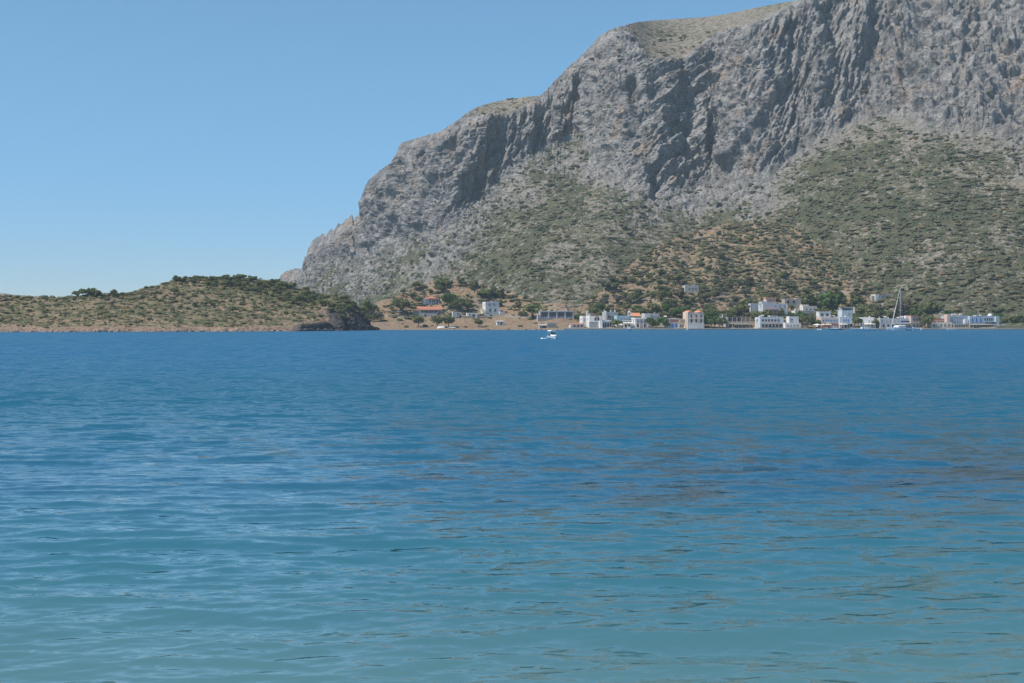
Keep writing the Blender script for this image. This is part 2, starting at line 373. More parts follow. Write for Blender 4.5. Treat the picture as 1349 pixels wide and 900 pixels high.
def shape_mountain(s):
    PX, PY, P = s.PX, s.PY, s.P
    X, Y, Z = P[..., 0], P[..., 1], P[..., 2]
    cb, ct = m_cb(PX), m_ct(PX)
    wob = 9 * fbm(PX / 30, PY / 30, PX * 0, 3, 71)
    cliff = sstep(14, -10, PY - cb + wob) * sstep(-5, 7, PY - ct + 0.4 * wob)
    plateau = sstep(4, -6, PY - ct + 0.4 * wob)
    cragR = sstep(1110, 1190, PX)                              # the east side is broken crags rather than walls
    # slanting coordinates: the bedding and the gullies lean down to the left
    lean = np.interp(PX, [300, 600, 760, 950, 1349], [0.30, 0.34, 0.22, 0.62, 0.35])
    A = Z + 0 * X; B = X - lean * Z
    warp = 9 * fbm(X / 60, Y / 60, Z / 60, 3, 11)
    d = np.zeros_like(X)
    big = ridged((B + warp) / 62, Y / 140, (A + warp) / 260, 3, 21)
    mid = ridged((B + warp * 0.7) / 23, Y / 50, (A + warp) / 75, 3, 31)
    lay = ridged((X - 1.1 * Z + warp * .5) / 9, Y / 30, (Z + 0.6 * X) / 60, 3, 91)
    sml = ridged((B + warp * 0.3) / 8.5, Y / 14, A / 20, 3, 41)
    blk = fbm(X / 11, Y / 11, Z / 9, 4, 51)
    tin = ridged(X / 4.2, Y / 4.2, Z / 5.0, 3, 61) + 0.55 * ridged((X + .3 * Z) / 2.1, Y / 2.4, Z / 3.0, 2, 62)
    crk = sstep(0.35, 0.95, ridged((B + 0.6 * warp) / 17, Y / 60, A / 120, 2, 141)); crk2 = sstep(0.35, 0.95, ridged((B + 0.5 * warp) / 7.5, Y / 30, A / 34, 2, 151))
    layk = sstep(700, 900, PX) * (1 - 0.8 * cragR)
    cb_ = np.maximum(noise(X / 13, Y / 13, Z / 15, 163), -.2) * 9 + np.maximum(noise(X / 6, Y / 6, Z / 7, 164), -.2) * 4.5 + 2.0 * ridged(X / 8 + 0.1 * Z, Y / 9, Z / 13, 3, 166)
    wall = 1 - 0.72 * cragR
    d += cliff * (5.0 * big + wall * (5.4 * mid + 2.8 * sml) + 1.7 * layk * lay + 3.6 * blk + 1.7 * tin - wall * (4.4 * crk + 2.4 * crk2) + (0.25 + cragR) * cb_)
    lump = np.maximum(fbm(X / 26, Y / 26, Z / 26, 4, 81), -0.15)
    rocky = sstep(-0.15, 0.35, fbm(X / 75, Y / 75, Z / 60, 3, 85) + 0.30 - 0.0045 * np.maximum(PY - cb, 0) * 1.6 + 0.35 * sstep(760, 560, PX))
    gull = ridged((X - 0.75 * Z + warp) / 34, Y / 80, Z / 130, 2, 88)
    bou = np.maximum(noise(X / 5.5, Y / 5.5, Z / 5.5, 161), 0) ** 0.7; bou2 = np.maximum(noise(X / 2.9, Y / 2.9, Z / 2.9, 162), 0) ** 0.7
    crag = sstep(0.05, 0.45, fbm(X / 34, Y / 34, Z / 26, 3, 165)) * sstep(860, 700, PX)
    slope_d = 3.2 * lump + 1.6 * gull + rocky * (2.6 * ridged(X / 11, Y / 11, Z / 9, 3, 86) + 1.0 * tin + 1.6 * np.maximum(blk, 0) + 2.6 * bou + 1.3 * bou2 + 4.5 * crag) + (1 - rocky) * (0.45 * tin + 0.9 * bou2)
    lowfade = sstep(424, 400, PY) * 0.7 + 0.3
    d += (1 - cliff) * (1 - plateau) * slope_d * lowfade
    d += plateau * (1.2 * fbm(X / 50, Y / 50, Z / 50, 3, 93) + 0.35 * tin)
    # buttresses, gullies and caves one can point to in the photograph: (course, width, metres out)
    marks = [([(641,166),(620,196),(603,243)],15,10), ([(655,172),(650,212),(628,252)],11,-9), ([(648,214),(644,262)],5,7),
        ([(531,192),(519,245),(497,318)],13,10), ([(545,200),(533,262),(520,310)],8,-9), ([(585,180),(566,245),(548,305)],12,8), ([(600,200),(580,262),(562,305)],8,-8),
        ([(483,246),(477,300),(470,330)],8,6), ([(500,232),(492,290),(484,330)],7,-7), ([(700,138),(692,180)],9,8), ([(712,150),(703,195)],7,-8),
        ([(752,95),(742,160),(735,178)],9,7), ([(783,66),(778,130),(770,170)],9,10), ([(791,66),(788,112)],6,-11), ([(766,100),(760,170)],6,-6),
        ([(834,112),(835,136)],5,-11), ([(822,100),(818,150)],8,6), ([(845,112),(850,140)],6,6), ([(880,95),(870,150),(862,205)],12,6), ([(895,110),(885,170)],7,-6),
        ([(846,222),(848,258)],8,10), ([(858,232),(862,260)],6,-7), ([(921,158),(920,205)],8,8), ([(932,165),(935,206)],6,-7),
        ([(1056,4),(1025,60),(985,112),(950,150)],14,9), ([(1045,40),(1015,90),(985,135)],9,-5), ([(1093,18),(1098,58)],11,-14), ([(1072,15),(1080,58)],7,9),
        ([(1137,18),(1128,50),(1120,88)],11,13), ([(1150,30),(1150,72)],8,-9), ([(1205,20),(1195,62)],12,11), ([(1222,25),(1212,68)],8,-10),
        ([(1010,112),(990,165),(965,215)],13,9), ([(1025,125),(1008,170)],8,-8), ([(1080,90),(1070,150)],11,8), ([(1285,128),(1300,160)],14,9),
        ([(1149,136),(1152,148)],6,-6), ([(985,185),(960,222)],8,7), ([(905,130),(900,200)],7,-6), ([(810,190),(790,205)],7,6)]
    jx = PX + 5 * noise(PX / 14, PY / 14, PX * 0, 95); jy = PY + 5 * noise(PX / 14, PY / 14, PX * 0 + 9, 96)
    for pts, wd, hh in marks:
        d += 0.8 * hh * np.exp(-(poly_dist(jx, jy, pts) / wd) ** 2)
    edge = sstep(0.0, 0.085, (s.PY - s.yt[None, :]) / 400.0)     # the skyline keeps its drawn course
    d *= 0.06 + 0.94 * edge
    s.Q = P + s.N * d[..., None]
    nz = vnormal_z(s.Q)
    # where plants hold: gentle ground, ledges, the plateau; little on the walls
    low = sstep(0, 70, PY - cb)
    veg = -0.42 * cliff + (1 - cliff) * (0.33 + 0.24 * low) * (1 - 0.45 * rocky) + 0.62 * sstep(0.45, 0.75, nz) * cliff + 0.35 * cliff * fbm(X / 55, Y / 55, Z / 40, 3, 175)
    veg += 0.14 * sstep(760, 1000, PX) * (1 - cliff) + 0.16 * sstep(820, 600, PX) * (1 - cliff) + 0.55 * (1 - cliff) * (fbm(X / 38, Y / 38, Z / 38, 3, 171))
    veg = veg * (1 - plateau) + plateau * 0.40
    veg += 0.30 * np.exp(-(poly_dist(PX, PY, [(700,232),(740,200),(775,190)]) / 14) ** 2)
    soil = np.clip((1 - cliff) * (0.3 + 0.5 * low) * (1 - 0.8 * rocky) + plateau * 0.9 + 0.35 * sstep(1000, 1200, PX) * (1 - cliff), 0, 1)
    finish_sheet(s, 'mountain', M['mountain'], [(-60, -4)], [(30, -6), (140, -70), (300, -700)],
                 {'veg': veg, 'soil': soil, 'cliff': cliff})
    s.veg = veg; s.cliff = cliff; s.rocky = rocky
shape_mountain(mt)

# ------------------------------------------------------------------ the village shore and the hill behind it
v_base = curve([(455,434.9),(500,434.7),(700,434.4),(732,433.6),(742,432.4),(1560,432.4)])
v_top = curve([(455,424),(470,414),(490,401),(505,396),(520,392),(540,382),(556,375),(570,370),(600,371),(640,377),(680,386),(700,396),(720,401),(762,402),(778,395),(800,376),(830,348),
    (870,322),(900,309),(950,297),(1000,290),(1030,294),(1060,308),(1085,326),(1120,352),(1150,374),(1185,392),(1220,401),(1260,406),(1349,408),(1560,410)])
v_d = curve([(455,846),(735,842),(745,850),(1560,850)])
def v_slope(PX, PY):
    up = 432 - PY
    s_ = np.interp(up, [0, 3, 12, 22, 45, 90, 150], [0.09, 0.10, 0.20, 0.32, 0.46, 0.52, 0.50])
    return s_ * (1 + 0.25 * noise(PX / 45, PY / 30, PX * 0, 101))
vl = land_sheet(455, 1560, 1100, 170, v_base, v_top, v_d, v_slope, 10)
def shape_village(s):
    PX, PY, P = s.PX, s.PY, s.P; X, Y, Z = P[..., 0], P[..., 1], P[..., 2]
    up = np.clip((432 - PY) / 40, 0, 1)
    d = up * (2.6 * fbm(X / 30, Y / 30, Z / 30, 4, 111) + 0.7 * ridged(X / 7, Y / 7, Z / 7, 3, 112)) + 0.18 * fbm(X / 5, Y / 5, Z / 5, 2, 113)
    ter = Z / 3.2 + 0.5 * noise(X / 60, Y / 60, Z * 0, 114)      # old field terraces
    d += 0.55 * sstep(0.04, 0.3, up) * (np.abs((ter % 1.0) - 0.5) * 2 - 0.5) * sstep(0.0, 0.4, noise(X / 80, Y / 80, Z * 0, 115) + 0.15)
    d *= np.where(PX > 742, sstep(432.4, 430.5, PY), 1)
    s.Q = P + s.N * d[..., None]
    spur = sstep(760, 860, PX) * sstep(1240, 1120, PX)
    veg = 0.15 + 0.22 * spur * sstep(415, 380, PY) + 0.15 * sstep(0.1, 0.5, fbm(X / 40, Y / 40, Z / 40, 2, 116)) + 0.25 * sstep(1120, 1200, PX) * sstep(425, 412, PY)
    for px_, py_, rx, ry, k in [(1100,390,26,6,-.8),(1210,402,12,3.5,-.8),(880,411,20,6,-.2),(852,403,20,4,-.7),(575,374,16,5,-.6),(600,384,26,4,-.7),(505,401,10,4,-.7),(537,392,7,5,-.8),
            (560,421,10,5,-.7),(640,424,70,4,-.5),(665,410,16,7,-.6),(720,423,25,4,-.5),(750,404,40,3,-.6),(835,379,14,5,-.6),(950,390,16,4,-.6),(862,316,14,6,-.5),(900,335,18,8,-.4),(930,310,20,6,-.5),(1335,405,16,5,-.9),(800,392,14,7,-.5),(1345,420,10,4,-.8)]:
        veg += k * np.exp(-((PX - px_) / rx) ** 2 - ((PY - py_) / ry) ** 2)
    veg -= 0.6 * sstep(430, 433, PY)
    soil = np.clip(0.92 - 0.45 * sstep(0.1, 0.4, fbm(X / 25, Y / 25, Z / 25, 3, 117)), 0, 1)
    s.veg = veg
    finish_sheet(s, 'hillside', M['hill'], [(-14, -3.5)], [(6, -0.6), (40, -10), (110, -40), (180, -90)],
                 {'veg': veg, 'soil': soil, 'cliff': 0 * veg})
shape_village(vl)

# ------------------------------------------------------------------ the low headland on the left
h_base = curve([(-260,437.6),(0,437.4),(150,437.2),(300,436.8),(400,436.4),(440,436.0),(500,435.2)])
h_top = curve([(-260,392),(-100,388),(0,389.5),(20,389.5),(60,391),(100,391),(122,388),(140,387.5),(165,387),(180,383),(200,377.5),(225,371),(245,367.5),(270,365.5),(300,365),(330,366.5),(350,369),
    (370,375),(395,382),(420,387),(440,390),(460,394),(472,404),(480,418),(486,430),(492,434.6),(500,435)])
h_d = lambda x: 5 * F / (h_base(x) - HZ)
def h_slope(PX, PY):
    up = h_base(PX) - PY
    s_ = np.interp(up, [0, 3, 6, 12, 40, 75], [0.45, 0.5, 0.20, 0.24, 0.34, 0.30])
    return s_ + 0.30 * sstep(425, 450, PX) * sstep(40, 10, up)
hl = land_sheet(-260, 500, 900, 150, h_base, h_top, h_d, h_slope, 8)
def shape_headland(s):
    PX, PY, P = s.PX, s.PY, s.P; X, Y, Z = P[..., 0], P[..., 1], P[..., 2]
    up = np.clip((s.yb[None, :] - PY) / 12, 0, 1)
    rockE = sstep(385, 470, PX) * sstep(398, 415, PY)
    d = up * (1.6 * fbm(X / 22, Y / 22, Z / 22, 4, 121) + 0.45 * ridged(X / 5, Y / 5, Z / 5, 3, 122))
    d += sstep(8, 1, s.yb[None, :] - PY) * (0.5 * ridged(X / 4, Y / 4, Z / 3, 3, 123) + 0.3 * noise(X / 1.7, Y / 1.7, Z / 1.7, 126))
    d += rockE * (1.2 * ridged((X + 0.8 * Z) / 7, Y / 9, Z / 12, 3, 124) + 0.8 * ridged(X / 3, Y / 3, Z / 3, 3, 125))
    for pts, wd, hh in [([(434,408),(446,414),(452,432)],4.5,0.9), ([(428,418),(440,434)],4,-1.5), ([(466,420),(474,426),(480,433)],7,1.2), ([(455,418),(458,433)],4,-3),
                        ([(395,433),(436,430)],3,1.8)]:
        d += hh * np.exp(-(poly_dist(PX, PY, pts) / wd) ** 2)
    d *= sstep(1.0, 0.93, np.linspace(0, 1, s.nv))[:, None] * 0.6 + 0.4
    s.Q = P + s.N * d[..., None]
    veg = 0.50 + 0.2 * sstep(220, 330, PX) * sstep(410, 385, PY) - 0.9 * sstep(8, 3, s.yb[None, :] - PY) - 1.0 * rockE + 0.15 * fbm(X / 30, Y / 30, Z / 30, 2, 127)
    soil = np.clip(0.75 - 0.6 * sstep(8, 3, s.yb[None, :] - PY) - rockE, 0, 1)
    dark = np.clip(0.9 * sstep(426, 436, PX) * sstep(407, 414, PY + 0.5 * (PX - 436)) * sstep(-0.25, 0.15, noise((X + Z) / 5, Y / 7, (Z - X) / 14, 129) + 0.1) + np.exp(-(poly_dist(PX, PY, [(436,411),(447,424),(453,434)]) / 6.5) ** 4) + np.exp(-(poly_dist(PX, PY, [(470,424),(482,434)]) / 9) ** 4) + sstep(380, 395, PX) * sstep(444, 436, PX) * sstep(429, 431, PY) + 0.35 * noise(X / 2.5, Y / 2.5, Z / 2.5, 128) * sstep(425, 440, PX), 0, 1)
    s.veg = veg
    finish_sheet(s, 'headland', M['headland'], [(-6, -3.0)], [(5, -0.5), (40, -6), (90, -30)],
                 {'veg': veg, 'soil': soil, 'cliff': 0.5 * (1 - soil), 'dark': dark})
shape_headland(hl)

# far low ridge seen past the headland's left end
f_top = curve([(-260,389),(-100,386),(-30,386),(6,387),(16,388.5),(60,391.5),(140,394),(260,400),(380,420)])
fr = land_sheet(-260, 380, 300, 40, lambda x: 424 + 0 * x, f_top, lambda x: 1700 + 0 * x, lambda a, b: 0.3 + 0 * a, 10)
fr.Q = fr.P + fr.N * (3 * fbm(fr.P[..., 0] / 60, fr.P[..., 1] / 60, fr.P[..., 2] / 60, 4, 131))[..., None]
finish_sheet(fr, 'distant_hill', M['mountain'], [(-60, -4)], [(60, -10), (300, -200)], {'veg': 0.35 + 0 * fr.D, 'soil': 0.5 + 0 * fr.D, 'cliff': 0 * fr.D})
# ------------------------------------------------------------------ the sea
def build_sea():
    ys = np.concatenate([np.array([3600, 2600, 2000, 1600, 1300, 1120.0]), np.arange(1000, 455, -0.85), np.arange(455, 430, -0.6), np.array([429.5, 428.2])])
    D = CAMH * F / (ys - HZ)
    px = np.concatenate([np.arange(-7000, -420, 47.0), np.arange(-420, 1790, 1.5), np.arange(1790, 8400, 47.0)])
    PX, DD = np.meshgrid(px, D)
    X = (PX - CXP) / F * DD; Y = DD.copy()
    X = np.clip(X, -1900 + 0.01 * (PX + 7000) * (PX < -420), 1900 - 0.01 * (8400 - PX) * (PX > 1790))
    dd = np.abs(np.gradient(D))[:, None]                         # spacing of the rows in metres
    rs = np.random.RandomState(12)
    Z = np.zeros_like(X); SX = np.zeros_like(X); SY = np.zeros_like(X)
    # gusts: ripples come in patches
    gust = 1 + 0.25 * fbm(X / 14, Y / 22, X * 0, 3, 201) + 0.25 * fbm(X / 3.5, Y / 5, X * 0, 2, 204)
    nW = 150
    for i in range(nW):
        lam = 0.20 * (7.0 / 0.20) ** ((i + rs.rand()) / nW)
        ang = RAD(-90 + 9) + rs.normal() * (0.34 if lam < 1.0 else 0.26)
        k = 2 * math.pi / lam; kx, ky = k * math.cos(ang), k * math.sin(ang)
        slope = 0.0150 * (1.0 if lam > 0.9 else 1.3 if lam > 0.45 else 0.9) * (1 if lam < 2.2 else (2.2 / lam) ** 0.6)
        a = slope / k
        wgt = np.clip((lam / dd - 3) / 3, 0, 1)
        if wgt.max() <= 0: continue
        n = int(np.nonzero(wgt[:, 0] > 0)[0].max()) + 1
        ph = kx * X[:n] + ky * Y[:n] + rs.rand() * 6.283
        am = a * wgt[:n] * (gust[:n] if lam < 2.2 else 1.0)
        Z[:n] += am * np.sin(ph)
        c = am * np.cos(ph) * 0.85
        SX[:n] += c * kx / k; SY[:n] += c * ky / k
    V = np.stack([X + SX, Y + SY, Z], -1)
    far = np.repeat(sstep(32, 95, D)[:, None], len(px), 1); far2 = np.repeat(sstep(90, 300, D)[:, None], len(px), 1)
    t = NT('sea_water'); p = t.pos()
    # body colour: sand under the shallows, weed patches, then deep water
    sep = t.n('ShaderNodeSeparateXYZ'); t.l(p, sep.inputs[0]); yy = sep.outputs['Y']
    wob = t.noise(p, 0.035, 4, 0.6, stretch=(0.55, 1, 1)); wob2 = t.noise(p, 0.012, 3, 0.6, stretch=(0.5, 1, 1))
    dist = t.math('MULTIPLY', yy, t.math('ADD', 0.72, t.math('MULTIPLY', wob, 0.56)))
    c = t.mix(t.ramp(dist, 15, 31), SHALLOW, MIDW)
    c = t.mix(t.ramp(dist, 27, 48), c, MIDW2)
    weed = t.math('MULTIPLY', t.math('MULTIPLY', t.ramp(dist, 32, 46), t.math('SUBTRACT', 1.0, t.ramp(dist, 46, 60))), t.ramp(t.noise(p, 0.06, 4, 0.6, stretch=(0.4, 1, 1)), 0.40, 0.60))
    c = t.mix(t.math('MULTIPLY', weed, 0.5), c, WEEDW)
    c = t.mix(t.ramp(t.math('MULTIPLY', yy, t.math('ADD', 0.6, t.math('MULTIPLY', wob2, 0.8))), 70, 220), c, DEEPW)
    # wavelets too small or too far for the mesh: slopes straight from noise
    tex = None
    for scale, det, amp, st, fa in ((8.0, 2, 0.12, (0.6, 1.0, 1.0), None), (3.4, 3, 0.46, (0.5, 1.0, 1.0), None), (1.3, 3, 0.34, (0.45, 1.0, 1.0), None), (0.75, 3, 2.6, (0.42, 1.0, 1.0), 'far'), (2.6, 2, 1.9, (0.5, 1.0, 1.0), 'far'), (0.9, 3, 2.0, (0.5, 0.18, 1.0), 'far'), (0.40, 3, 2.4, (0.5, 0.07, 1.0), 'far2')):
        v = t.vmath('SUBTRACT', t.noise(p, scale, det, 0.6, stretch=st, out='Color'), (0.5, 0.5, 0.5))
        a = amp if fa is None else t.math('MULTIPLY', t.attr(fa), amp)
        nd = t.n('ShaderNodeVectorMath', operation='SCALE'); t.l(v, nd.inputs[0]); t.val(nd.inputs['Scale'], a)
        tex = nd.outputs[0] if tex is None else t.vmath('ADD', tex, nd.outputs[0])
    sl = t.vmath('MULTIPLY', tex, (0.7, 1.0, 0.0))
    geo = t.n('ShaderNodeNewGeometry')
    nrm = t.n('ShaderNodeVectorMath', operation='NORMALIZE'); t.l(t.vmath('ADD', geo.outputs['Normal'], sl), nrm.inputs[0])
    # light scattered back out of the water does not follow the ripples; the mirror of the surface does
    up = t.n('ShaderNodeCombineXYZ'); up.inputs[2].default_value = 1.0
    df = t.n('ShaderNodeBsdfDiffuse'); t.l(c, df.inputs['Color']); t.l(up.outputs[0], df.inputs['Normal'])
    gl = t.n('ShaderNodeBsdfGlossy'); gl.inputs['Color'].default_value = (1, 1, 1, 1); t.l(nrm.outputs[0], gl.inputs['Normal'])
    t.l(t.math('ADD', 0.04, t.math('MULTIPLY', t.attr('far'), 0.2)), gl.inputs['Roughness'])
    fz = t.n('ShaderNodeFresnel'); fz.inputs['IOR'].default_value = 1.333; t.l(nrm.outputs[0], fz.inputs['Normal'])
    mx = t.n('ShaderNodeMixShader'); t.l(t.math('MULTIPLY', fz.outputs[0], t.math('SUBTRACT', 1.0, t.math('MULTIPLY', t.attr('far'), 0.58))), mx.inputs[0])
    t.l(df.outputs[0], mx.inputs[1]); t.l(gl.outputs[0], mx.inputs[2]); t.l(mx.outputs[0], t.out.inputs[0])
    o = np_mesh('sea', V.reshape(-1, 3), grid_quads(*X.shape), t.m, True, {'far': far, 'far2': far2})
    tag(o, kind='structure')
SHALLOW = (0.074, 0.160, 0.172); MIDW = (0.030, 0.124, 0.164); MIDW2 = (0.016, 0.096, 0.160); WEEDW = (0.012, 0.058, 0.115); DEEPW = (0.014, 0.100, 0.195)
build_sea()

# ------------------------------------------------------------------ the air
def build_haze():
    bm = BM(); bx(bm, -2000, 2000, -60, 2330, -8, 620)
    t = NT('haze_air')
    v = t.n('ShaderNodeVolumePrincipled')
    v.inputs['Color'].default_value = (0.72, 0.90, 1.0, 1); v.inputs['Density'].default_value = HAZE
    v.inputs['Anisotropy'].default_value = 0.0
    t.l(v.outputs[0], t.out.inputs['Volume'])
    tag(obj('haze', bm, t.m), kind='stuff')
HAZE = 0.00009
build_haze()
# ------------------------------------------------------------------ plants
def foliage(name, a, b, dark):
    t = NT(name); p = t.pos()
    oi = t.n('ShaderNodeObjectInfo')
    c = t.mix(t.ramp(t.noise(p, 0.9, 3, 0.6), 0.35, 0.65), a, b)
    c = t.mix(t.math('MULTIPLY', oi.outputs['Random'], 0.55), c, dark)
    c = t.mix(t.math('MULTIPLY', t.attr('tone'), 0.8), c, b); c = t.mix(t.ramp(t.attr('tone'), 0.75, 1.0), c, tuple(x * y for x, y in zip(b, (1.35, 1.05, .95))))
    df = t.n('ShaderNodeBsdfDiffuse'); t.l(c, df.inputs[0])
    tr = t.n('ShaderNodeBsdfTranslucent'); t.l(c, tr.inputs[0])
    mx = t.n('ShaderNodeMixShader'); mx.inputs[0].default_value = 0.35
    t.l(df.outputs[0], mx.inputs[1]); t.l(tr.outputs[0], mx.inputs[2]); t.l(mx.outputs[0], t.out.inputs[0])
    return t.m
M['leaf'] = foliage('olive_green_leaves', (0.135, 0.150, 0.066), (0.205, 0.210, 0.095), (0.10, 0.115, 0.058))
M['pine'] = foliage('pine_needles', (0.130, 0.158, 0.066), (0.20, 0.215, 0.088), (0.10, 0.118, 0.058))
M['bright'] = foliage('fresh_green_leaves', (0.075, 0.135, 0.040), (0.12, 0.18, 0.06), (0.05, 0.09, 0.035))
M['dry_leaf'] = foliage('dry_brown_green_leaves', (0.135, 0.115, 0.070), (0.185, 0.155, 0.095), (0.10, 0.09, 0.06))
M['grey_leaf'] = foliage('grey_green_leaves', (0.125, 0.13, 0.095), (0.19, 0.185, 0.14), (0.09, 0.095, 0.075))

def leaf_cloud(rs, lobes, n, size, droop=0.0):
    """many leaf-sized faces through the lobes of a crown; each lobe (cx, cy, cz, rx, ry, rz)"""
    L = np.array(lobes); vol = L[:, 3] * L[:, 4] * L[:, 5]; pick = rs.choice(len(L), n, p=vol / vol.sum())
    d = rs.normal(size=(n, 3)); d /= np.linalg.norm(d, axis=1)[:, None]
    r = rs.rand(n) ** 0.38
    r = r * (1 + 0.16 * rs.normal(size=n))
    c = L[pick, :3] + d * r[:, None] * L[pick, 3:]
    nrm = d + 0.7 * rs.normal(size=(n, 3)); nrm[:, 2] += 0.35; nrm /= np.linalg.norm(nrm, axis=1)[:, None]
    u = np.cross(nrm, rs.normal(size=(n, 3))); u /= np.linalg.norm(u, axis=1)[:, None]; v = np.cross(nrm, u)
    s = size * (0.6 + 0.8 * rs.rand(n))[:, None]
    q = np.stack([c - u * s - v * s * .7, c + u * s - v * s * .5, c + u * s * .7 + v * s, c - u * s * .8 + v * s * .8], 1)
    return q.reshape(-1, 3), np.arange(4 * n).reshape(-1, 4)
def raw_mesh(name, V, Q, mat, smooth=False, attrs=None):
    o = np_mesh(name, V, Q, mat, smooth, attrs); me = o.data; bpy.data.objects.remove(o); return me
def trunk_mesh(rs, h, r, lobes):
    bm = BM()
    top = Vector((0.06 * rs.normal(), 0.06 * rs.normal(), h))
    tube(bm, [(0, 0, -0.15), (0.02, 0, h * 0.5), top], [r * 1.25, r, r * 0.75], 6)
    for lb in lobes[:5]:
        e = Vector(lb[:3]); m_ = (top * 0.55 + e * 0.45) + Vector((0, 0, -0.03)); s0 = Vector((0.01, 0, h * 0.75))
        tube(bm, [s0, m_, e], [r * 0.55, r * 0.4, r * 0.15], 5)
    bmesh.ops.recalc_face_normals(bm, faces=bm.faces)
    me = bpy.data.meshes.new('trunk'); bm.to_mesh(me); bm.free(); me.materials.append(M['bark']); return me
# crowns of unit radius, trunk foot at z = 0
def make_kind(seed, shape, mat, n=420, size=0.13):
    rs = np.random.RandomState(seed); lobes = []
    if shape == 'round':      # broad rounded tree
        h = 0.55
        for i in range(7):
            a = i * 0.9 + rs.rand(); r = 0.48 * rs.rand() ** 0.5 + 0.1
            lobes.append((r * math.cos(a), r * math.sin(a), h + 0.35 + 0.45 * rs.rand(), 0.42 + .16 * rs.rand(), 0.42 + .16 * rs.rand(), 0.34 + .12 * rs.rand()))
    elif shape == 'pine':     # umbrella-like clumps
        h = 0.55
        for i in range(7):
            a = i * 0.9 + rs.rand(); r = 0.62 * rs.rand() ** 0.5
            lobes.append((r * math.cos(a), r * math.sin(a), h + 0.0 + 0.65 * rs.rand(), 0.40 + .15 * rs.rand(), 0.40 + .15 * rs.rand(), 0.26 + .10 * rs.rand()))
    elif shape == 'tall':
        h = 0.6
        for i in range(8):
            a = i * 1.9 + rs.rand(); r = 0.35 * rs.rand()
            lobes.append((r * math.cos(a), r * math.sin(a), h + 0.2 + 0.22 * i, 0.5 - .03 * i, 0.5 - .03 * i, 0.30))
    else:                      # shrub: low and wide
        h = 0.12
        for i in range(6):
            a = i * 1.05 + rs.rand(); r = 0.5 * rs.rand() ** 0.5
            lobes.append((r * math.cos(a), r * math.sin(a), 0.26 + 0.14 * rs.rand(), 0.45 + .15 * rs.rand(), 0.45 + .15 * rs.rand(), 0.26 + .10 * rs.rand()))
    V, Q = leaf_cloud(rs, lobes, n, size); V[:, 2] = np.maximum(V[:, 2], 0.02)
    cm = raw_mesh('crown', V, Q, M[mat], False, {'tone': np.repeat(rs.rand(len(Q)), 4) * 0.5})
    return cm, trunk_mesh(rs, h, 0.06 if shape != 'shrub' else 0.03, lobes)
KIND = {}
for k_, (shape, mat, n_, sz) in {'round': ('round', 'leaf', 480, .12), 'pine': ('pine', 'pine', 480, .115), 'bright': ('round', 'bright', 480, .12), 'dry': ('round', 'dry_leaf', 480, .11),
        'grey': ('round', 'grey_leaf', 420, .11), 'tall': ('tall', 'pine', 460, .12), 'shrub': ('shrub', 'leaf', 200, .13), 'shrub_dark': ('shrub', 'pine', 200, .13), 'shrub_grey': ('shrub', 'grey_leaf', 180, .12)}.items():
    KIND[k_] = [make_kind(300 + 17 * len(KIND) + j, shape, mat, n_, sz) for j in range(4)]
prs = random.Random(77)
def plant(name, kind, loc, radius, label, cat, group=None, zs=1.0):
    cm, tm = prs.choice(KIND[kind])
    r = empty(name, loc, prs.uniform(0, 6.28)); radius *= 1.28; r.scale = (radius, radius * prs.uniform(.85, 1.1), radius * zs * 1.12)
    tag(r, label, cat, group)
    link('crown', cm, None, r); link('trunk', tm, None, r)
    return r
HOUSE_BOXES = []
def hits_house(px, py, rpx):
    D = at(vl, px, py).y
    for x0, x1, yt, yb, Db in HOUSE_BOXES:
        if px + rpx * .9 > x0 and px - rpx * .9 < x1 and py - 1.9 * rpx < yb - 0.35 * (yb - yt) and py > yt and D < Db + .5 + .6 * rpx * D / F: return True
    return False

